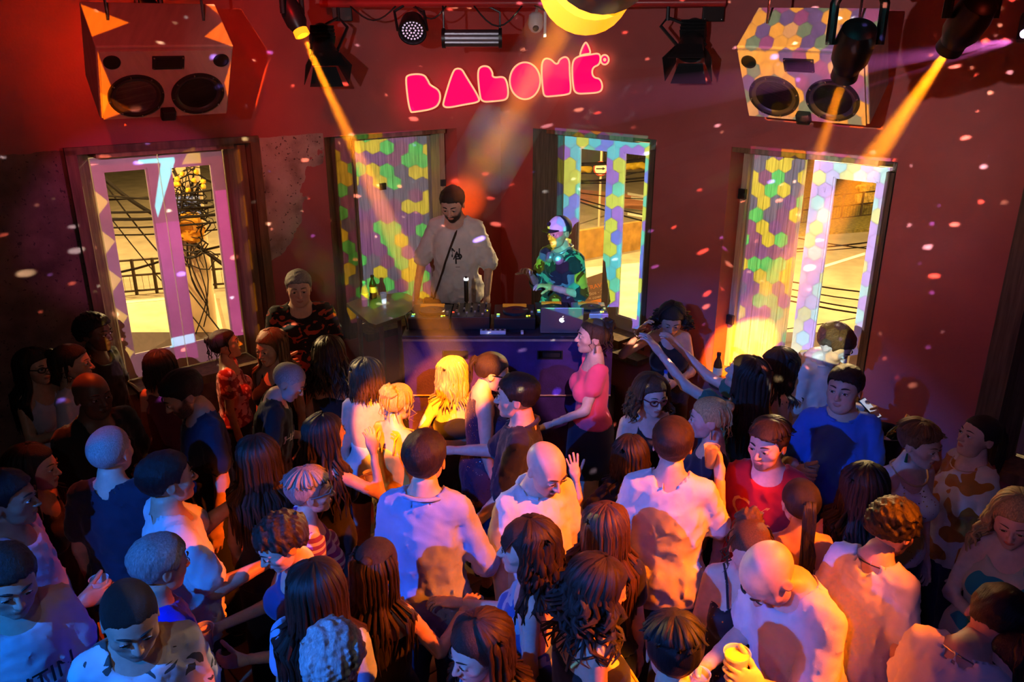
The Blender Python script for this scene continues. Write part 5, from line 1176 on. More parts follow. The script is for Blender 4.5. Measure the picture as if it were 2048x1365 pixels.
def bottle(label, p, s=1.0, mt=None, capm=None, lab=True, R=None):
    M = TR(p, R); mb = MB(); prof = [(.030, 0), (.033, .01), (.033, .12), (.028, .15), (.014, .185), (.013, .205)]; mb.lathe([(r*s, z*s) for r, z in prof], 20, M); o = tag(mb.build('bottle', mt or m_clear, smooth='auto'), label, 'bottle')
    mb = MB(); mb.lathe([(.015*s, .20*s), (.016*s, .203*s), (.016*s, .222*s), (.001, .224*s)], 14, M); mb.build('cap', capm or m_cap, o, smooth='auto')
    if lab: mb = MB(); mb.lathe([(.0337*s, .06*s), (.0337*s, .115*s)], 20, M, cap0=False, cap1=False); mb.build('paper_label', m_lab, o)
    return o
bottle('clear water bottle with pale label on the side table', at_z(731, 612, tz), 1.0, capm=m_wp)
bottle('brown glass bottle behind the water bottle', at_z(747, 597, tz), .95, m_brn, m_gear, lab=True)
def cup(label, p, fill=(.42, .22, .04), level=.7, s=1.0, R=None, glow=False):
    M = TR(p, R); mb = MB(); h = .115*s; mb.lathe([(.026*s, 0), (.0265*s, .003), (.040*s, h), (.0418*s, h+.002), (.0385*s, h), (.0245*s, .004), (.001, .004)], 24, M, cap1=False); o = tag(mb.build('cup', m_clear, smooth='auto'), label, 'cup')
    lm = mat('drink_%g_%g_%g' % fill, fill, .1, spec=.6)
    z1 = h*level; mb = MB(); r1 = .0245+(.0385-.0245)*level; mb.lathe([(.0243*s, .005), (r1*s*.985, z1), (.001, z1)], 20, M); mb.build('drink', lm, o, smooth='auto')
    return o
cup('small glass on the side table', at_z(768, 607, tz), (.2, .5, .35), .6, .8)
bottle('blue-capped water bottle standing behind the pink blouse', W(.22, 1.35, .985), 1.3)
m_tbl = mat('dark_side_board', (.10, .045, .03), .4, var=.3, vscale=6)
# board with drinks beside the right wall
tb_ = at_z(1455, 765, 1.06); tb_.z = 0; e = empty('bar_table', tb_); tag(e, 'small dark table with bottle and cup below the right shutter', 'table'); M = TR(tb_, RT)
mb = MB(); mb.lathe([(.13, 1.03), (.14, 1.035), (.14, 1.055), (.13, 1.06)], 28, M); mb.build('table_top', m_tbl, e, smooth='auto'); mb = MB(); mb.tube([M @ Vector((0, 0, 0)), M @ Vector((0, 0, 1.03))], .03, 10); mb.build('pedestal', m_blk, e); mb = MB(); mb.lathe([(.12, 0), (.12, .015), (.04, .04)], 24, M); mb.build('foot', m_blk, e)
bottle('brown bottle with round label on the small dark table', M @ Vector((-.06, -.06, 1.06)), 1.1, m_brn, m_gear)
cup('empty plastic cup on the small dark table', M @ Vector((.06, .05, 1.06)), level=.05)
# ice bucket with champagne on a stand
bp_ = at_z(1768, 862, 1.17); e = empty('ice_bucket', (bp_.x, bp_.y, 0)); tag(e, 'black ice bucket holding a slanted champagne bottle by the right wall', 'ice bucket'); m_bkt = mat('black_bucket', (.012, .012, .016), .3, spec=.6)
M = TR((bp_.x, bp_.y, 0)); mb = MB(); mb.lathe([(.10, .94), (.135, 1.14), (.145, 1.17), (.132, 1.168), (.095, .95), (.001, .95)], 32, M, cap1=False); mb.build('bucket', m_bkt, e, smooth='auto')
mb = MB(); mb.tube([(bp_.x, bp_.y, 0), (bp_.x, bp_.y, .94)], .02, 8); mb.lathe([(.16, 0), (.16, .012), (.03, .03)], 24, M); mb.build('stand', m_bkt, e)
BM = TR((bp_.x-.01, bp_.y, 1.0), rot(0, .65, .3)); m_grn = mat('dark_green_glass', (.01, .03, .015), .1, spec=.8); m_gold = mat('gold_foil', (.75, .5, .18), .35, metal=.6)
mb = MB(); mb.lathe([(.040, 0), (.042, .01), (.042, .15), (.034, .19), (.016, .24), (.014, .30), (.016, .305), (.016, .315), (.001, .317)], 20, BM); o = tag(mb.build('champagne_bottle', m_grn, smooth='auto'), 'dark champagne bottle with foil neck leaning in the ice bucket', 'bottle')
mb = MB(); mb.lathe([(.0168, .245), (.015, .30), (.0168, .305), (.0168, .318), (.001, .32)], 16, BM, cap0=False); mb.build('foil', m_gold, o, smooth='auto'); mb = MB(); mb.lathe([(.0428, .05), (.0428, .12)], 20, BM, cap0=False, cap1=False); mb.build('paper_label', m_wp, o)
# metal rail of a stool at the right wall
e = empty('bar_stool', W(.35, 4.62, 0)); tag(e, 'chrome-railed bar stool against the purple wall at right', 'stool'); M = TR(W(.35, 4.62, 0))
mb = MB(); mb.lathe([(.17, .72), (.18, .74), (.18, .77), (.15, .79), (.001, .79)], 24, M); mb.build('seat', m_tbl, e, smooth='auto')
for k in range(4):
    a = PI/4+k*PI/2; mb = MB(); mb.tube([M @ Vector((.12*math.cos(a), .12*math.sin(a), .72)), M @ Vector((.2*math.cos(a), .2*math.sin(a), 0))], .013, 8); mb.build('leg', m_chr, e)
mb = MB(); mb.tube([M @ Vector((.18*math.cos(t*.3-2.2), .18*math.sin(t*.3-2.2), .96)) for t in range(9)], .014, 8); mb.tube([M @ Vector((.17*math.cos(-2.2), .17*math.sin(-2.2), .76)), M @ Vector((.18*math.cos(-2.2), .18*math.sin(-2.2), .96))], .011, 6); mb.tube([M @ Vector((.17*math.cos(.2), .17*math.sin(.2), .76)), M @ Vector((.18*math.cos(.2), .18*math.sin(.2), .96))], .011, 6); mb.build('back_rail', m_chr, e)
# ------------------------------------------------------------------ the street below the windows
GZ = -3.0
def gp(px, py, z=GZ): return at_z(px, py, z)
def smat(nm, col, var=.2, sc_=1.5, rough=.85): return mat(nm, col, rough, var=var, vscale=sc_, bump=.2, bscale=14)
mb = MB(); mb.box((0, 45, GZ-.1), (140, 90, .2)); tag(mb.build('ground', smat('asphalt', (.30, .24, .14), .18)), kind='structure')
def strip(nm, pix, z, mt, label, cat, th=.03):
    pts = [gp(x, y, GZ+z) for x, y in pix]; mb = MB(); n = len(pts); vs = [tuple(p) for p in pts]+[(p.x, p.y, p.z-th) for p in pts]
    mb.addv(vs, [tuple(range(n)), tuple(range(2*n-1, n-1, -1))]+[(i, i+n, (i+1) % n+n, (i+1) % n) for i in range(n)]); return tag(mb.build(nm, mt), label, cat)
m_conc = smat('pale_pavement', (.62, .50, .28)); m_kerb = smat('kerb_stone', (.75, .64, .40)); m_grass = smat('dry_grass', (.22, .17, .03), .5, 8); m_redl = smat('red_lane', (.55, .22, .10), .2); m_paint = smat('white_road_paint', (.95, .85, .6), .1); m_wallb = smat('ochre_low_wall', (.32, .17, .03), .3, 3)
strip('pavement', [(180, 760), (460, 720), (430, 592), (190, 612)], .12, m_conc, 'pale pavement below the left window', 'pavement', .12)
strip('kerb', [(190, 612), (430, 592), (430, 588), (190, 607)], .13, m_kerb, 'light kerb edge below the left window fence', 'kerb', .12)
strip('red_lane', [(1120, 400), (1330, 425), (1330, 395), (1120, 375)], .012, m_redl, 'reddish lane across the road through the third window', 'road lane')
strip('pavement', [(1120, 760), (1340, 720), (1340, 520), (1120, 540)], .14, m_conc, 'pavement below the third window', 'pavement', .12)
strip('pavement', [(1560, 470), (1820, 452), (1820, 340), (1560, 345)], .12, m_grass, 'grassy verge behind the right fence', 'verge', .12)
for i, (x0, y0, x1, y1) in enumerate(((1640, 538, 1730, 510), (1255, 390, 1290, 396), (1262, 398, 1302, 404), (1255, 430, 1300, 437))):
    strip('road_marking', [(x0, y0), (x1, y1), (x1, y1-5), (x0, y0-5)], .015, m_paint, ['long white road line through the right window', 'upper white road dash through third window', 'middle white road dash through third window', 'lower white road dash through third window'][i], 'road marking', .01)
# low wall and banner outside window 3
A_, B_ = gp(1120, 528), gp(1330, 490); mb = MB(); d = (B_-A_); nrm = Vector((-d.y, d.x, 0)).normalized()*.18; zz = Vector((0, 0, 1.0))
mb.addv([A_, B_, B_+nrm, A_+nrm, A_+zz, B_+zz, B_+nrm+zz, A_+nrm+zz], [(0, 1, 2, 3), (7, 6, 5, 4), (0, 4, 5, 1), (1, 5, 6, 2), (2, 6, 7, 3), (3, 7, 4, 0)]); tag(mb.build('low_wall', m_wallb), 'ochre low wall along the street behind the banner', 'wall')
def fence(label, pa, pb, h, nposts, mt):
    A, B = gp(*pa), gp(*pb); e = empty('street_fence', A); tag(e, label, 'fence')
    for i in range(nposts):
        p = A.lerp(B, i/(nposts-1)); mb = MB(); mb.box((p.x, p.y, p.z+h/2), (.07, .07, h)); mb.build('post', mt, e)
    for z in (.12, h*.55, h-.03):
        mb = MB(); mb.tube([A+Vector((0, 0, z)), B+Vector((0, 0, z))], .032, 6); mb.build('rail', mt, e)
    mb = MB(); L = (B-A).length; n = int(L/.16)
    for i in range(n): p = A.lerp(B, i/n); mb.tube([p+Vector((0, 0, .12)), p+Vector((0, 0, h*.55))], .006, 4, caps=False)
    o = mb.build('wire_mesh', mt, e); o['kind'] = 'stuff'
m_fen = mat('dark_fence_paint', (.05, .03, .015), .6)
fence('dark street fence seen through the left window', (150, 600), (470, 574), 1.05, 9, m_fen)
fence('dark street fence seen through the right window', (1600, 452), (1830, 425), 1.15, 7, m_fen)
fence('distant street fence at the top of the third window', (1110, 338), (1340, 326), 1.5, 8, m_fen)
# round sign on a pole
sp_ = gp(1197, 470); e = empty('road_sign', sp_); tag(e, 'round red-rimmed road sign with right arrow on a pole', 'road sign'); m_pole = mat('galvanised_pole', (.42, .33, .18), .5)
hp = at_y(1201, 337, sp_.y); mb = MB(); mb.tube([sp_, (sp_.x, sp_.y, hp.z+1.2)], .045, 10); mb.build('pole', m_pole, e)
SM = TR((hp.x, hp.y-.06, hp.z), rot(PI/2)); R = .27
mb = MB(); mb.lathe([(R, 0), (R, .012)], 32, SM); dsc = mb.build('disc', mat('sign_face', (.62, .50, .30), .4), e)
mb = MB(); mb.lathe([(R*1.0, .012), (R*1.0, .02), (R*.84, .02), (R*.84, .012)], 32, SM, cap0=False, cap1=False); mb.build('rim', mat('sign_red', (.55, .03, .01), .4), dsc)
f = lambda u, d_, z: Vector((hp.x+u, hp.y-.072-d_, hp.z+z)); mb = MB(); mb.prism([(-.17, -.022), (.07, -.022), (.07, -.06), (.18, 0), (.07, .06), (.07, .022), (-.17, .022)], f, 0, .008); mb.build('arrow', m_blk, dsc)
bp2 = at_y(1180, 322, sp_.y+2); mb = MB(); mb.box((bp2.x, sp_.y+2, bp2.z+.3), (1.1, .08, .7)); o = tag(mb.build('dark_panel', m_blk), 'dark rectangular panel behind the road sign', 'panel'); mb = MB(); mb.tube([(bp2.x-.4, sp_.y+2, bp2.z), (bp2.x-.4, sp_.y+2, GZ)], .05, 8); mb.build('post', m_pole, o)
# advertising banner hanging outside window 3
m_ban = mat('grey_banner', (.26, .19, .13), .7, var=.1); ob = empty('banner', at_y(1185, 560, 10.5)); tag(ob, 'grey advertising banner with orange and white lettering outside the window', 'banner')
bp4 = [at_y(x, y, 10.5) for x, y in ((1163, 560), (1222, 540), (1222, 618), (1160, 618))]; mb = MB(); mb.addv([tuple(p) for p in bp4]+[(p.x, p.y+.02, p.z) for p in bp4], [(0, 1, 2, 3), (7, 6, 5, 4), (0, 4, 5, 1), (1, 5, 6, 2), (2, 6, 7, 3), (3, 7, 4, 0)]); mb.build('cloth', m_ban, ob)
mb = MB(); mb.tube([(bp4[0].x, bp4[0].y+.03, bp4[0].z), (bp4[0].x, bp4[0].y+.03, GZ)], .03, 6); mb.tube([(bp4[1].x, bp4[1].y+.03, bp4[1].z), (bp4[1].x, bp4[1].y+.03, GZ)], .03, 6); mb.build('pole', m_pole, ob)
def text_mesh(s, size, extrude=0.0):
    cu = bpy.data.curves.new('txt', 'FONT'); cu.body = s; cu.size = size; cu.extrude = extrude; cu.align_x = 'CENTER'; cu.align_y = 'CENTER'; cu.resolution_u = 3; o = bpy.data.objects.new('txt', cu); COL.objects.link(o)
    dg = bpy.context.evaluated_depsgraph_get(); me = bpy.data.meshes.new_from_object(o.evaluated_get(dg)); vs = [v.co.copy() for v in me.vertices]; fs = [tuple(p.vertices) for p in me.polygons]; bpy.data.objects.remove(o); bpy.data.curves.remove(cu); bpy.data.meshes.remove(me); return vs, fs
for s, px, py, sz, mt in (('STRAVIVER', 1197, 572, .085, 'o'), ('Studios - 2 dorms', 1199, 584, .068, 'w'), ('+ coworking', 1200, 593, .062, 'w'), ('PAVEI', 1199, 612, .085, 'w')):
    vs, fs = text_mesh(s, sz); c = at_y(px, py, 10.46); T_ = TR(c, rot(PI/2, -.24)); mb = MB(); mb.addv([T_ @ v for v in vs], fs); mb.build('lettering', mat('banner_orange', (.85, .30, .06), .6) if mt == 'o' else mat('banner_white', (.8, .68, .48), .6), ob)
c = at_y(1199, 602, 10.46); mb = MB(); mb.box((0, 0, 0), (.50, .006, .045), TR(c, rot(0, -.24))); mb.build('bar', mat('banner_orange', (.85, .30, .06), .6), ob)
# utility pole wrapped in cables outside window 1
up_ = gp(395, 720); up_.z = GZ; P_y = 10.2; base = at_y(400, 700, P_y); top = at_y(368, 350, P_y); m_cp = mat('concrete_pole', (.62, .48, .26), .8, var=.15, vscale=3)
e = empty('utility_pole', (base.x, base.y, GZ)); tag(e, 'concrete utility pole tangled with black cables outside the left window', 'pole'); mb = MB(); mb.tube([(base.x, base.y, GZ), (top.x+.06, top.y, top.z+2)], [.22, .17], 18); mb.build('pole', m_cp, e, smooth='auto')
rr = random.Random(3); m_wire = mat('black_wire', (.012, .009, .006), .6)
for k in range(26):
    c0 = at_y(372+rr.uniform(-22, 40), 340+rr.uniform(0, 190), P_y-.25-.2*rr.random()); r_ = rr.uniform(.06, .26); mb = MB(); a0 = rr.random()*6
    mb.tube([c0+Vector((r_*math.cos(a0+t*.62)*(1+.25*math.sin(t*1.7+k)), rr.uniform(-.02, .02), r_*.9*math.sin(a0+t*.62)-.02*t*(k % 3))) for t in range(12)], rr.choice((.006, .008, .011)), 5); mb.build('cable', m_wire, e)
for k in range(5):
    c0 = at_y(345+k*14, 335, P_y-.2); c1 = at_y(410-k*3, 600+k*18, P_y-.28); mb = MB(); mb.tube([c0.lerp(c1, t/10)+Vector((.10*math.sin(t*.6+k), 0, -.12*math.sin(PI*t/10))) for t in range(11)], .008, 5); mb.build('cable', m_wire, e)
cb = at_y(382, 455, P_y-.3); V_, F__ = surf(lambda P: sd_ell(P, (0, 0, 0), (.17, .15, .20))+.035*vnoise(P, 40, 5), (-.26, -.26, -.3), (.26, .26, .3), .03); pmx = PM(); pmx.add(V_+np.array(cb), F__); o = pmx.build('cable_bundle', [mat('orange_tape', (.95, .40, .03), .6, var=.3, vscale=12)], e); o.parent = None; o.parent = e; o.matrix_parent_inverse = e.matrix_world.inverted()
bx = at_y(368, 415, P_y-.15); mb = MB(); mb.box((bx.x, bx.y, bx.z), (.36, .25, .30), bev=.03); mb.build('junction_box', mat('blue_box', (.16, .25, .75), .5), e)
# overhead wires crossing the views of all windows
WIRES = [((150, 385), (480, 400), 9.5, .012), ((150, 402), (480, 372), 9.3, .012), ((150, 425), (480, 408), 9.6, .016), ((150, 438), (480, 425), 9.6, .02), ((150, 455), (480, 440), 9.8, .012), ((190, 340), (330, 520), 9.0, .010), ((170, 370), (390, 640), 9.2, .008), ((200, 350), (310, 430), 8.9, .026), ((150, 470), (480, 455), 9.9, .010), ((170, 555), (345, 515), 9.0, .016),
 ((1120, 330), (1340, 312), 14, .03), ((1120, 345), (1340, 340), 14, .010), ((1120, 362), (1340, 350), 14, .018), ((1120, 366), (1340, 356), 14, .012), ((1120, 370), (1340, 330), 15, .008), ((1120, 390), (1340, 455), 13, .014), ((1120, 386), (1340, 440), 13, .012), ((1120, 380), (1340, 400), 13, .008),
 ((1560, 470), (1830, 505), 12, .010), ((1560, 500), (1830, 470), 12, .012), ((1560, 505), (1830, 480), 12, .008), ((1560, 560), (1830, 592), 11, .012), ((1560, 575), (1830, 610), 11, .010), ((1560, 588), (1830, 630), 11, .012), ((1560, 598), (1830, 640), 11, .014), ((1560, 660), (1830, 610), 11, .008)]
GRP = (('left', 9.4, 60, 600), ('third', 13.0, 960, 1440), ('right', 11.5, 1420, 1900))
for gi, (wn, Y, xa, xb) in enumerate(GRP):
    XA, XB = at_y(xa, 400, Y).x, at_y(xb, 400, Y).x
    for X, sd in ((XA, 'left'), (XB, 'right')):
        mb = MB(); mb.tube([(X, Y, GZ), (X, Y, 4.6)], [.12, .09], 12); mb.box((X, Y+.35, 4.45), (.1, .95, .1)); mb.box((X, Y+.35, 2.2), (.1, .95, .1)); tag(mb.build('wire_pole', m_cp), 'plain pole carrying wires hidden to the %s of the %s window' % (sd, wn), 'pole')
    WS = WIRES[(0, 10, 18)[gi]:(10, 18, 26)[gi]]; order = sorted(range(len(WS)), key=lambda q: WS[q][0][1]+WS[q][1][1])
    for wi, (a, b, _, r_) in enumerate(WIRES[(0, 10, 18)[gi]:(10, 18, 26)[gi]]):
        A_, B_ = at_y(*a, Y+.07*wi), at_y(*b, Y+.07*wi); d = B_-A_; f0, f1 = (XA-A_.x)/d.x, (XB-A_.x)/d.x
        A2, B2 = A_+d*f0, A_+d*f1; A2.z = min(A2.z, 4.5); B2.z = min(B2.z, 4.5)
        mb = MB(); mb.tube([A2]+[A_.lerp(B_, t/5)+Vector((0, 0, -.04*math.sin(PI*t/5))) for t in range(6)]+[B2], r_, 5)
        tag(mb.build('overhead_wire', m_wire), '%s black overhead wire crossing the view of the %s window' % (['topmost', 'second highest', 'third highest', 'fourth highest', 'fifth highest', 'sixth highest', 'seventh highest', 'eighth highest', 'ninth highest', 'lowest'][order.index(wi)], wn), 'wire', 'overhead wires outside the %s window' % wn)
V_, F__ = surf(lambda P: sd_ell(P, (0, 0, 0), (.9, .8, .9))+.3*vnoise(P, 7, 9), (-1.5, -1.4, -1.5), (1.5, 1.4, 1.5), .11); c = gp(1772, 420)+Vector((0, 1, .6)); pmx = PM(); pmx.add(V_, F__); o = pmx.build('bush', [smat('dry_leaves', (.40, .26, .05), .5, 10)]); o.location = c; tag(o, 'round dry bush behind the right street fence', 'bush')
# flowers and leaves by the cables
for k in range(9):
    c = at_y(352+rr.uniform(-8, 60), 338+rr.uniform(0, 55), P_y-.5); V_, F__ = surf(lambda P: sd_ell(P, (0, 0, 0), (.032, .03, .032))+.014*vnoise(P, 90, k), (-.06, -.06, -.06), (.06, .06, .06), .013); pmx = PM(); pmx.add(V_, F__); o = pmx.build('blossom', [mat('yellow_blossom', (.9, .6, .03), .6)], e); o.location = c; o.matrix_parent_inverse = e.matrix_world.inverted()
for x, y in ((1150, 345), (1262, 338)):
    c = gp(x, y)+Vector((0, 0, .2)); V_, F__ = surf(lambda P: sd_ell(P, (0, 0, 0), (1.1, .4, .25))+.12*vnoise(P, 9, 2), (-1.4, -.7, -.5), (1.4, .7, .5), .1); pmx = PM(); pmx.add(V_, F__); o = pmx.build('flower_bed', [mat('yellow_blossom', (.9, .6, .03), .6)]); o.location = c; tag(o, 'yellow flower bed beyond the road sign' if x < 1200 else 'yellow flower bed in the right pane of the third window', 'flower bed')
# sodium street lamps
def street_lamp(label, p, watts, zl=5.5):
    e = empty('street_lamp', (p[0], p[1], GZ)); tag(e, label, 'street lamp'); mb = MB(); mb.tube([(p[0], p[1], GZ), (p[0], p[1], zl), (p[0]+.3, p[1]-.8, zl+.3)], .06, 8); mb.build('mast', m_pole, e)
    mb = MB(); mb.box((p[0]+.3, p[1]-1.0, zl+.28), (.25, .5, .12), bev=.03); mb.build('head', m_blk, e); mb = MB(); mb.box((p[0]+.3, p[1]-1.0, zl+.205), (.2, .4, .03)); mb.build('lens', mat('sodium_lens', (1, .6, .2), .3, emit=(1, .55, .15), es=20), e)
    d = bpy.data.lights.new('sodium_light', 'POINT'); o = bpy.data.objects.new('sodium_light', d); COL.objects.link(o); o.location = (p[0]+.3, p[1]-1.0, zl+.1); d.color = (1, .66, .28); d.energy = watts; d.shadow_soft_size = .15
street_lamp('street lamp hidden left of the left window', (-17, 24), 15000); street_lamp('street lamp hidden between the middle windows', (-2.5, 26), 15000); street_lamp('street lamp hidden right of the third window', (7.5, 22), 14000); street_lamp('street lamp hidden beyond the right window', (16, 20), 6000)
lp_ = at_y(40, 380, 8.6); street_lamp('street lamp close to the building left of the left window', (lp_.x, 8.6), 900, 3.4)
lp_ = at_y(1390, 380, 10.5); street_lamp('street lamp close to the building between the right windows', (lp_.x, 10.5), 1200, 3.6)
# ------------------------------------------------------------------ the crowd
F_, M_ = dict(fem=True), dict(fem=False)
G = {}
def pp(key, px, py, label, **k): G[key] = person(px, py, label, **k); return G[key]
V3 = lambda *a: tuple(a)
# performers behind the booth
pp('dj', 905, 410, 'man in an oversized white t-shirt with dark strap behind the decks', h=1.87, yaw=192, head=(0, 24, 0), hs='short', hc='dark', skin='light', beard=.95, top=('tee', 'bwhite', .95), bottom=('trousers', 'black'), z0=.6,
   R=((.42, .0, -1), (.12, .35, -1), 'relaxed'), L=((.34, .05, -1), (.05, .55, -1), 'relaxed'), bw=1.12)
pp('cap', 1118, 466, 'man in a baseball cap with headphones round his neck beside the bright window', h=1.66, yaw=222, head=(6, 4, 0), hs='buzz', skin='tan', top=('tee', 'darkprint', .95), bottom=('trousers', 'black'), z0=.6,
   R=((.30, .12, -1), (-.35, .75, .55), 'bent'), L=((.25, .15, -1), (-.45, .8, .30), 'bent'), bw=1.1)
# back rows
pp('a1', 72, 735, 'dark-haired woman at far left with lavender vest, lit face turned right', yaw=110, h=1.64, hs='long', hc='black', top=('tank', 'lav'), R='phone', **F_)
pp('a2', 192, 668, 'tall man with short afro hair against the bare plaster', yaw=100, h=1.78, hs='afro', hc='black', skin='dark', top=('tee', 'black'))
pp('a3', 146, 728, 'woman with hair tied up behind the heavy bald man in black', yaw=80, h=1.76, hs='bun', hc='dark', top=('tee', 'lav'), **F_)
pp('a4', 186, 792, 'heavy bald dark-skinned man in a printed black t-shirt', yaw=125, h=1.80, hs='bald', skin='dark', fat=.7, top=('tee', 'black'), bw=1.1)
pp('a5', 326, 735, 'woman with a dark bob seen from behind below the left window', yaw=8, h=1.64, hs='bob', hc='dark', hl=.14, top=('tank', 'wine'), **F_)
pp('a6', 366, 790, 'bearded man in navy t-shirt looking down to the left', yaw=235, head=(0, 26, 0), h=1.82, hs='short', hc='black', skin='tan', beard=.8, top=('tee', 'navy'), L='dn', R='hold')
pp('a7', 452, 690, 'woman in a red flowered blouse gazing up to the right', yaw=75, head=(0, -12, 0), h=1.6, hs='bun', hc='black', top=('puff', 'floral_red'), **F_)
pp('a8', 540, 697, 'smiling woman with long straight light-brown hair facing us', yaw=200, head=(5, 5, 0), h=1.66, hs='long', hc='lbrown', skin='light', top=('tank', 'black'), **F_)
pp('a9', 660, 706, 'woman with thick dark wavy hair and bare shoulders seen from behind', yaw=2, h=1.66, hs='wavy', hc='dark', hl=.30, top=('crop', 'black'), L='front', R='front', **F_)
pp('a10', 598, 578, 'broad man in a black dragon t-shirt singing beside the peeling wall', yaw=165, head=(0, 4, 0), h=1.88, hs='short', hc='grey', skin='light', fat=.9, bw=1.15, top=('tee', 'dragon'), R='hold', L='dn')
pp('a11', 578, 765, 'grey-bearded man with shaved head and white chest print', yaw=72, head=(15, 24, 0), lean=(10, 0, 0), h=1.68, hs='buzz', hc='lgrey', skin='light', beard=.7, bcol='lgrey', top=('tee', 'black'), L='hold', R='dn2')
pp('a12', 735, 752, 'woman with a straight brown bob and bare back by the booth', yaw=5, h=1.66, hs='bob', hc='brown', hl=.16, skin='light', top=('halter', 'white'), bottom=('shorts', 'black'), **F_)
pp('a13', 798, 806, 'blonde woman with pinned-up hair in a yellow top and checked skirt', yaw=38, head=(0, 10, 0), h=1.62, hs='updo', hc='blonde', skin='light', top=('spag', 'yellow'), bottom=('skirt', 'check_orange'), **F_)
pp('a14', 655, 868, 'woman with long wavy dark hair raising her bent right arm', yaw=48, h=1.6, hs='wavy', hc='dark', hl=.42, skin='tan', top=('tank', 'black'), bottom=('shorts', 'black'), R=((.45, .62, -.5), (-.42, .12, 1), 'bent'), L='hold', **F_)
pp('a15', 903, 748, 'long-haired blonde woman in a black crop top under the amber beam', yaw=-18, h=1.6, hs='long', hc='blonde', hl=.20, skin='light', top=('crop', 'black'), bottom=('trousers', 'black'), L='hip', **F_)
pp('a16', 985, 745, 'woman with ponytail and glasses in a sequined navy dress', yaw=78, head=(5, 18, 0), h=1.72, hs='pony', hc='dark', hl=.16, skin='light', top=('dress', 'sequin_navy'), fat=.3, L='dn', R='dn', **F_)
pp('a17', 1032, 795, 'man in a dark navy polo shirt in left profile', yaw=-82, h=1.80, hs='short', hc='dark', skin='light', fat=.4, top=('polo', 'navy', .9), L=((.15, .25, -1), (.05, .65, -.75), 'relaxed'), R='fwd')
pp('a18', 1184, 674, 'curly-haired woman in a hot pink puff-sleeved blouse by the booth', yaw=-95, head=(0, -4, 0), h=1.74, hs='updo', hc='brown', skin='light', top=('puff', 'pink'), bottom=('skirt', 'navy'), L=((.1, .30, -1), (.02, .95, -.35), 'relaxed'), R='hip', **F_)
pp('a21', 1343, 640, 'woman in black tank top with a hand in her black curls', yaw=188, head=(0, 26, 0), h=1.68, hs='curlylong', hc='black', hl=.10, skin='tan', top=('tank', 'black'), bottom=('trousers', 'black'), R=((.80, .40, -.45), (-.55, .25, 1), 'bent'), L=((.22, .12, -1), (-.55, .8, -.05), 'grip'), **F_)
pp('a22', 1487, 750, 'long-haired woman in a green top reaching up with both arms', yaw=-48, head=(0, -18, 0), h=1.74, hs='long', hc='dark', hl=.42, skin='light', top=('tee', 'green', .5), L=((.30, .85, .42), (.12, .75, .75), 'relaxed'), R=((-.05, .80, .22), (.0, .85, .55), 'relaxed'), **F_)
pp('a23', 1552, 735, 'woman in glasses with long dark hair and yellow sleeveless top', yaw=-82, head=(0, 5, 0), h=1.68, hs='long', hc='dark', hl=.22, skin='tan', fat=.3, top=('tank', 'yellow'), **F_)
pp('a24', 1668, 692, 'man in a pale polo shirt reading his phone by the right window', yaw=140, head=(-10, 34, 0), h=1.88, hs='short', hc='brown', skin='light', fat=.4, top=('polo', 'cream'), bottom=('trousers', 'khaki'), L='phone', R='dn')
pp('a25', 1688, 780, 'man in a royal blue polo shirt holding a plastic cup', yaw=198, head=(22, -4, 0), h=1.80, hs='short', hc='black', skin='tan', fat=.6, top=('polo', 'blue'), R=((.35, .05, -1), (-.15, .8, .25), 'grip'), L='dn')
pp('a26', 1303, 792, 'woman in red-framed glasses with wavy brown hair and black vest', yaw=165, head=(-5, 6, 0), h=1.66, hs='wavy', hc='brown', hl=.16, skin='light', fat=.5, top=('tank', 'black'), **F_)
pp('a27', 1416, 838, 'blonde woman with a hair bun and dark top in left profile', yaw=-82, head=(0, 4, 0), h=1.68, hs='bun', hc='blonde', skin='light', fat=.4, top=('puff', 'navy'), **F_)
pp('a28', 1257, 908, 'small dark-haired woman from behind lifting her left hand', yaw=-15, h=1.5, hs='long', hc='dark', hl=.2, skin='light', top=('tee', 'navy'), L=((.5, .2, -.85), (.1, .35, 1), 'open'), **F_)
# middle rows
pp('b29', 1345, 890, 'man in a white t-shirt with his back to us holding a cup', yaw=12, h=1.82, hs='short', hc='dark', skin='light', top=('tee', 'white', .8), bottom=('trousers', 'denim'), R=((.30, .35, -.95), (-.05, .45, 1), 'grip'), L='dn', bw=1.08)
pp('b30', 1535, 890, 'man in a red t-shirt with gold lettering and short goatee', yaw=205, head=(20, 4, 0), h=1.74, hs='thick', hc='dark', skin='light', beard=.6, bstyle='goatee', top=('tee', 'red'), R='dn', L='dn')
pp('b31', 1840, 890, 'woman with short wavy hair in a sequined white vest', yaw=168, head=(-22, 6, 0), h=1.66, hs='thick', hc='lbrown', skin='light', top=('tank', 'sequin_white'), **F_)
pp('b32', 1956, 874, 'woman with a high ponytail in an orange flowered top', yaw=-98, head=(0, -12, 0), h=1.64, hs='pony', hc='black', hl=.25, skin='light', fat=.6, top=('tee', 'floral_orange'), **F_)
pp('b33', 1600, 1008, 'woman with low black ponytail and open-backed black top', yaw=2, head=(0, 6, 0), h=1.62, hs='pony', hc='black', hl=.38, skin='tan', top=('halter', 'black'), **F_)
pp('b34', 1728, 972, 'woman with long black hair before the man in royal blue', yaw=15, h=1.64, hs='long', hc='black', hl=.35, skin='light', top=('tank', 'black'), L='hip', **F_)
pp('b42', 1093, 940, 'bald man with a dark goatee in a white polo shirt', yaw=152, head=(-8, 22, 0), h=1.76, hs='bald', skin='light', fat=.4, beard=.9, bstyle='goatee', top=('polo', 'white'))
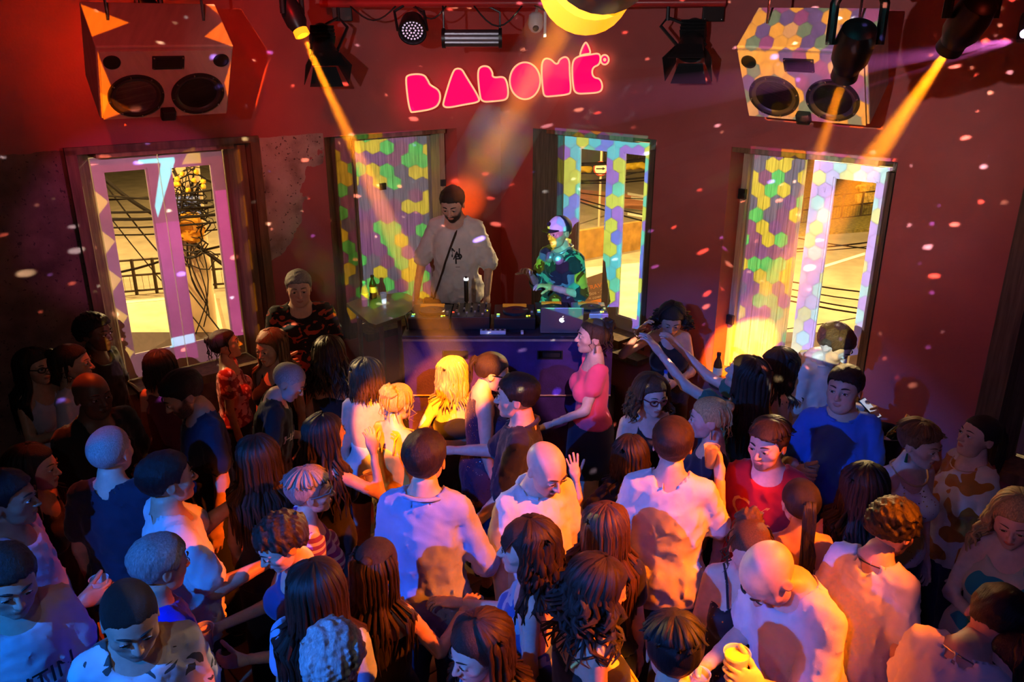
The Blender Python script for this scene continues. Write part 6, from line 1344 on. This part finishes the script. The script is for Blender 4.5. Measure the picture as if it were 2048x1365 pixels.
pp('b43', 850, 920, 'man in a loose light-blue shirt standing with his back to us', yaw=6, h=1.86, hs='short', hc='dark', skin='light', top=('shirt', 'lblue', 1.3), bottom=('trousers', 'denim'), R=((.35, .1, -1), (.0, .75, -.6), 'relaxed'), L='dn')
pp('b44', 622, 985, 'woman with short grey hair and a purple striped top', yaw=68, head=(0, 0, 0), h=1.62, hs='thick', hc='grey', skin='light', top=('puff', 'stripe_purple'), **F_)
pp('b50', 222, 905, 'man with a shaved grey head seen from behind in navy', yaw=4, h=1.80, hs='buzz', hc='lgrey', skin='light', top=('tee', 'navy'), bw=1.1)
pp('b51', 338, 960, 'black-haired man in a white t-shirt holding out a beer', yaw=52, head=(0, -4, 0), h=1.78, hs='short', hc='black', skin='tan', fat=.5, top=('tee', 'white', .75), R=((.25, .35, -1), (-.1, .95, .05), 'grip'), L=((.25, .6, -.7), (-.1, .9, .45), 'relaxed'))
pp('b60', 520, 915, 'woman with long straight dark hair, back turned, left of the grey-haired woman', yaw=0, h=1.66, hs='long', hc='dark', hl=.40, top=('tank', 'navy'), **F_)
pp('b56', 72, 938, 'dark-haired woman in shadow at the left edge in black vest', yaw=85, h=1.66, hs='long', hc='black', hl=.3, skin='tan', top=('tank', 'black'), **F_)
pp('b54', 18, 1000, 'man in a lavender t-shirt cut by the left edge of the picture', yaw=80, h=1.78, hs='short', hc='black', skin='brown', fat=.5, top=('tee', 'lav', .8), R='hold')
# front rows
pp('c36', 1538, 1152, 'bald man in a white t-shirt bending his head over a drink', yaw=-112, head=(0, 42, 0), lean=(12, 0, 0), h=1.84, hs='bald', skin='light', fat=.4, beard=.25, top=('tee', 'white', .8), L=((.20, .55, -.95), (-.05, .80, .85), 'grip'), R=((.12, .3, -1), (-.3, 1, .05), 'grip'), bw=1.1)
pp('c37', 1500, 1100, 'woman in a sequined black dress behind the stooping bald man', yaw=185, head=(0, 15, 0), h=1.64, hs='updo', hc='brown', skin='light', fat=.3, top=('slipdress', 'sequin_black'), **F_)
pp('c35', 1785, 1060, 'bearded man with dark curls and cord necklace in white t-shirt', yaw=52, head=(8, 18, 0), lean=(8, 0, 0), h=1.7, hs='curly', hc='black', skin='tan', beard=.8, top=('tee', 'white'))
pp('c38', 1345, 1303, 'person with thick black hair seen from behind at the bottom edge', yaw=2, head=(0, 10, 0), h=1.74, hs='thick', hc='black', skin='tan', top=('tee', 'black'))
pp('c39', 1200, 1178, 'curly-haired woman in a black strappy top with a yellow bag', yaw=72, head=(5, 16, 0), h=1.7, hs='curlylong', hc='dark', hl=.22, skin='tan', fat=.35, top=('spag', 'black'), **F_)
pp('c40', 1050, 1095, 'woman with fringe and long dark hair in a blue backless dress', yaw=-84, head=(-8, 0, 0), h=1.68, hs='bangs', hc='dark', hl=.26, skin='light', top=('halter', 'floral_blue'), L='dn', R=((.2, .35, -1), (-.05, .95, .1), 'bent'), **F_)
pp('c41', 1212, 1055, 'woman with very long straight brown hair and black ruffled sleeves', yaw=12, h=1.6, hs='long', hc='brown', hl=.45, skin='light', top=('puff', 'black'), **F_)
pp('c45', 562, 1088, 'woman with dark curls bowing over her cup in a dark blue top', yaw=232, head=(0, 24, 0), h=1.66, hs='curly', hc='dark', skin='light', top=('tank', 'dblue'), R=((.3, .3, -1), (-.1, .9, .05), 'grip'), L=((.2, .3, -1), (-.5, .85, -.05), 'grip'), **F_)
pp('c46', 640, 1180, 'woman with long glossy dark hair in a pale blue ruffled blouse', yaw=12, h=1.7, hs='long', hc='dark', hl=.40, skin='tan', top=('puff', 'skyblue'), **F_)
pp('c47', 755, 1132, 'woman with half-tied dark hair holding out her right hand', yaw=15, h=1.62, hs='halfup', hc='dark', hl=.38, skin='tan', top=('spag', 'black'), R=((.4, .35, -.9), (.1, .9, .1), 'bent'), **F_)
pp('c48', 668, 1318, 'person with curly pale grey hair at the bottom edge', yaw=3, head=(0, 8, 0), h=1.70, hs='curly', hc='lgrey', skin='light', top=('tee', 'brown'))
pp('c49', 955, 1300, 'dark-haired woman in a spotted blue top touching her chin', yaw=232, head=(0, 12, 0), h=1.64, hs='long', hc='dark', hl=.3, skin='light', top=('tee', 'leopard'), L=((.2, .55, -.85), (-.35, .2, 1), 'bent'), **F_)
pp('c52', 322, 1132, 'grey-haired man in a bright royal blue polo shirt', yaw=40, head=(0, 8, 0), h=1.7, hs='short', hc='grey', skin='tan', top=('polo', 'royal'), fat=.4)
pp('c53', 262, 1242, 'man with cropped hair in a pale camouflage-print t-shirt', yaw=148, head=(0, 16, 0), h=1.8, hs='buzz', hc='dark', skin='tan', top=('tee', 'camo'), fat=.3)
pp('c55', 18, 1165, 'man in a white t-shirt with black lettering at bottom left', yaw=135, head=(0, 12, 0), h=1.78, hs='short', hc='dark', skin='tan', top=('tee', 'rose'), L='hold')
pp('c57', 2030, 1042, 'blonde woman in a blue and teal flowered dress at right', yaw=212, head=(5, 14, 0), h=1.66, hs='wavy', hc='blonde', hl=.22, skin='light', top=('dress', 'leaf_teal'), R='front', L='hold', **F_)
pp('c58', 1990, 1250, 'bearded man in a white t-shirt stooping at bottom right', yaw=62, head=(0, 30, 0), lean=(22, 0, 0), h=1.80, hs='short', hc='black', skin='tan', beard=.8, top=('tee', 'white'), L='face')
pp('c59', 2042, 1330, 'person with black hair in the bottom right corner', yaw=-70, head=(0, 15, 0), h=1.62, hs='long', hc='black', hl=.3, skin='light', top=('tank', 'black'), **F_)
# ------------------------------------------------------------------ things worn and held
from mathutils.bvhtree import BVHTree
def child(mb, name, mt, who, smooth=False): o = mb.build(name, mt, smooth=smooth); o.parent = who['root']; return o
def hd(who, p): return Vector(who['toL'](np.array([p]))[0])
def glasses(key, col=(.02, .02, .02)):
    w = G[key]; m = mat('frame_%g_%g_%g' % col, col, .35); mb = MB(); r = .004
    for s in (-1, 1):
        mb.tube([hd(w, (s*.14+.095*math.cos(a*PI/7), .415-.06*abs(math.cos(a*PI/7))*(1 if s*math.cos(a*PI/7) > 0 else 0), .01+.075*math.sin(a*PI/7))) for a in range(15)], r, 5)
        mb.tube([hd(w, (s*.235, .36, .03)), hd(w, (s*.33, .15, .04)), hd(w, (s*.345, -.05, .03))], r, 5)
    mb.tube([hd(w, (-.045, .42, .03)), hd(w, (0, .43, .035)), hd(w, (.045, .42, .03))], r, 5); child(mb, 'glasses', m, w)
for k, c in (('a16', (.01, .01, .012)), ('a23', (.01, .01, .012)), ('a26', (.25, .02, .03)), ('b44', (.2, .2, .22)), ('a1', (.02, .02, .02))): glasses(k, c)
def earrings(key, col=(.75, .7, .6), drop=.05):
    w = G[key]; m = mat('jewel_%g_%g_%g' % col, col, .15, metal=.9)
    for s in (-1, 1):
        mb = MB(); p = hd(w, (s*.345, -.05, -.15)); mb.tube([p, p-Vector((0, 0, drop))], [.004, .009], 6); child(mb, 'earring', m, w)
for k, c in (('a18', (.8, .75, .65)), ('a27', (.6, .8, .85)), ('a8', (.8, .7, .5)), ('b31', (.1, .7, .3)), ('a3', (.8, .7, .6))): earrings(k, c)
def necklace(key, col, drop=.02, r=.004, metal=.9):
    w = G[key]; h = w['h']; m = mat('chain_%g_%g_%g' % col, col, .3, metal=metal); mb = MB(); mb.tube([Vector(w['up'](((.058*h)*math.cos(a*PI/9), .0+(.066*h if math.sin(a*PI/9) > 0 else .045*h)*math.sin(a*PI/9), .842*h-(.022*h+drop)*max(0, math.sin(a*PI/9))+.006*h))) for a in range(19)], r, 5); child(mb, 'necklace', m, w)
necklace('b31', (.75, .55, .30), .03, .006); necklace('c35', (.02, .02, .02), .05, .003, 0); necklace('c58', (.6, .6, .65), .01, .003); necklace('b32', (.8, .6, .4), .0, .003)
def held(key, side, kind, label, **kw):
    w = G[key]; Wp, zc, xc, pn, gc = w['hands'][side]; p = w['world'](gc)
    if kind == 'cup': return cup(label, (p.x, p.y, p.z-.055), **kw)
    if kind == 'bottle': return bottle(label, (p.x, p.y, p.z-.10), **kw)
    if kind == 'phone':
        e = p; d = Vector(w['Rz']@np.asarray(zc)); M = TR(e+Vector((0, 0, .03)), Matrix.Rotation(-math.radians(w['yawd']), 4, 'Z') @ rot(-.6)); mb = MB(); mb.box((0, 0, 0), (.075, .155, .009), M, bev=.003); o = tag(mb.build('phone', m_gear), label, 'phone')
        mb = MB(); mb.box((0, 0, .005), (.068, .145, .001), M); mb.build('screen', mat('phone_screen', (.2, .2, .25), .1, emit=(.75, .8, 1), es=.5), o); return o
for k, i in G.items(): i['yawd'] = -math.degrees(i['root'].rotation_euler.z)
held('a25', 'R', 'cup', 'plastic cup of dark drink held by the man in royal blue', fill=(.16, .06, .03), level=.75)
held('b29', 'R', 'cup', 'clear cup held up by the man in the white t-shirt', fill=(.3, .18, .10), level=.35)
held('b51', 'R', 'cup', 'large plastic cup of beer held out at left', fill=(.45, .22, .03), level=.85, s=1.2)
held('c36', 'L', 'cup', 'bright yellow cup of beer held under the stooping bald man', fill=(.9, .62, .04), level=.9, s=1.15)
held('c36', 'R', 'cup', 'nearly empty plastic cup below the stooping bald man', fill=(.4, .2, .08), level=.3)
held('c45', 'R', 'cup', 'plastic cup clasped by the woman with dark curls', fill=(.3, .1, .08), level=.6)
held('a6', 'R', 'cup', 'plastic cup held by the bearded man in navy', fill=(.3, .15, .05), level=.5)
held('a14', 'L', 'cup', 'pale plastic cup held below the raised arm', fill=(.5, .35, .3), level=.6)
held('b54', 'R', 'cup', 'plastic cup held by the man in the lavender t-shirt', fill=(.4, .2, .05), level=.6)
held('c55', 'L', 'cup', 'plastic cup held by the man with black lettering', fill=(.4, .2, .05), level=.6)
held('a21', 'L', 'bottle', 'clear water bottle with blue cap held before the black tank top', s=1.0, lab=False)
held('a24', 'L', 'phone', 'black phone in the hand of the man in the pale polo shirt'); held('a1', 'R', 'phone', 'phone lighting the face of the woman at far left')
held('c57', 'L', 'phone', 'phone held by the blonde woman at right')
# cap and headphones
w = G['cap']; m_capw = mat('white_cap_panel', (.75, .78, .75), .7); m_capd = mat('dark_cap_cloth', (.015, .015, .02), .7)
V, F = surf(lambda P: smax(smax(sd_ell(P, (0, -.05, .16), (.375, .46, .42)), .10-P[:, 2]+P[:, 1]*.12, .01), -.02-P[:, 1], .01), (-.5, -.6, -.1), (.5, .6, .7), 1/26); pc = PM(); pc.add(w['toL'](V), F); pc.build('cap_front', [m_capw], w['root'])
V, F = surf(lambda P: smax(smax(sd_ell(P, (0, -.05, .16), (.372, .457, .417)), .08-P[:, 2]+P[:, 1]*.12, .01), P[:, 1]+.02, .01), (-.5, -.6, -.1), (.5, .6, .7), 1/26); pc = PM(); pc.add(w['toL'](V), F); pc.build('cap_back', [m_capd], w['root'])
V, F = surf(lambda P: smax(sd_ell(P, (0, .36, .17), (.30, .34, .035)), .1-P[:, 1], .01), (-.5, 0, 0), (.5, .8, .35), 1/30); pc = PM(); pc.add(w['toL'](V), F); pc.build('cap_brim', [m_capd], w['root'])
mb = MB(); mb.lathe([(.075*w['Hh'], 0), (.07*w['Hh'], .006)], 16, zalong(hd(w, (.08, .375, .36)), (0, .8, .35))); child(mb, 'cap_badge', m_capd, w)
mb = MB(); h = w['h']; mb.tube([Vector(w['up']((.075*math.cos(a*PI/10-PI*.05), -.015+.085*math.sin(a*PI/10-PI*.05), .862*h-.05*max(0, math.sin(a*PI/10))))) for a in range(-5, 17)], .011, 8)
hpn = child(mb, 'headphones', mat('grey_headphones', (.35, .35, .38), .3, metal=.5), w, True)
for s in (-1, 1):
    mb = MB(); mb.lathe([(.042, -.02), (.045, 0), (.04, .02), (.02, .026)], 18, zalong(Vector(w['up']((s*.045, .095, .815*h))), (s*.5, .7, .2))); child(mb, 'ear_cup', mat('grey_headphones', (.35, .35, .38), .3, metal=.5), w, True)
# cross-body strap of the disc jockey
def bvh_of(who, names):
    o = [c for c in who['root'].children if c.name.split('.')[0] in names][0]; me = o.data
    return BVHTree.FromPolygons([v.co.copy() for v in me.vertices], [tuple(p.vertices) for p in me.polygons])
def on_front(bv, x, z, off=.004, back=False):
    s = -1 if back else 1; hit = bv.ray_cast(Vector((x, s*.8, z)), Vector((0, -s, 0))); 
    return (hit[0]+Vector((0, s*off, 0))) if hit[0] is not None else Vector((x, s*.1, z))
w = G['dj']; bv = bvh_of(w, ('t_shirt',)); h = w['h']
pts = [on_front(bv, -.075+.245*t/12, .855*h-.36*h*t/12, .010) for t in range(13)]; pts = [Vector(w['up']((-.085, -.06, .85*h)))]+pts
mb = MB(); mb.tube(pts, .026, 6, flat=.22, up=(0, 1, 0)); child(mb, 'bag_strap', mat('brown_strap', (.06, .03, .018), .6), w, True)
mb = MB(); mb.box((.19, .10, .46*h), (.16, .07, .12), bev=.015); child(mb, 'bag', mat('brown_strap', (.06, .03, .018), .6), w)
def print_on(key, text, names, z, size, mt, x=0.0, dx=0, back=False, slant=0.0):
    w = G[key]; bv = bvh_of(w, names); vs, fs = text_mesh(text, size); mb = MB(); out = []
    for v in vs:
        xx, zz = (v.x*math.cos(slant)-v.y*math.sin(slant)), (v.x*math.sin(slant)+v.y*math.cos(slant)); sgn = 1 if back else -1
        out.append(on_front(bv, x+sgn*xx, z+zz, .004, back))
    mb.addv(out, fs); child(mb, 'print', mt, w)
mk = mat('black_print', (.012, .012, .014), .6); mg = mat('gold_print', (.8, .40, .06), .5); mw_ = mat('white_print', (.75, .70, .66), .6)
print_on('dj', 'N', ('t_shirt',), .712*h, .11, mk, -.035); print_on('dj', 'A', ('t_shirt',), .700*h, .10, mk, -.045); print_on('dj', 'P', ('t_shirt',), .685*h, .13, mk, -.055); print_on('dj', '_', ('t_shirt',), .665*h, .07, mk, -.05)
h = G['b30']['h']; print_on('b30', 'C', ('t_shirt',), .735*h, .15, mg, .105); print_on('b30', 'K', ('t_shirt',), .725*h, .15, mg, -.005)
h = G['a11']['h']; print_on('a11', 'HARDB', ('t_shirt',), .70*h, .075, mw_, .02, slant=0)
h = G['c55']['h']; print_on('c55', 'ENTIN', ('t_shirt',), .70*h, .10, mk, 0)
# yellow handbag of the curly-haired woman
w = G['c39']; p = Vector(w['up']((-.05, .20, .60*w['h']))); e_ = w['world'](p); m_bag = mat('yellow_leather', (.85, .55, .12), .4)
o = empty('handbag', e_); tag(o, 'small yellow handbag in front of the curly-haired woman', 'bag'); M = TR(e_, Matrix.Rotation(-math.radians(72), 4, 'Z'))
mb = MB(); mb.box((0, 0, 0), (.22, .08, .14), M, bev=.025); mb.build('body', m_bag, o); mb = MB(); mb.box((0, .04, .03), (.20, .012, .08), M, bev=.006); mb.build('flap', m_bag, o)
mb = MB(); a = w['world'](w['up']((.10, .10, .80*w['h']))); b = w['world'](w['up']((.13, .02, .85*w['h']))); mb.tube([M @ Vector((-.1, 0, .07)), a, b, w['world'](w['up']((.1, -.09, .78*w['h'])))], .006, 6); mb.build('strap', m_bag, o)
# white headband of the woman seen from behind and bracelets
mbm = mat('silver_bracelet', (.7, .75, .85), .2, metal=.9)
for key, side in (('a21', 'R'), ('b34', 'L'), ('c57', 'R'), ('a16', 'R')):
    w = G[key]; Wp, zc, xc, pn, gc = w['hands'][side]; mb = MB(); q = np.asarray(Wp)-np.asarray(zc)*.02; rr_ = .0165*w['h']+.004; mb.tube([Vector(q+rr_*(np.asarray(xc)*math.cos(a*PI/8)+np.asarray(pn)*math.sin(a*PI/8))) for a in range(17)], .006, 6); child(mb, 'bracelet', mbm, w, True)
build_projector(regs, trs)
for o in list(bpy.data.objects):
    if '_abs' in o: del o['_abs']
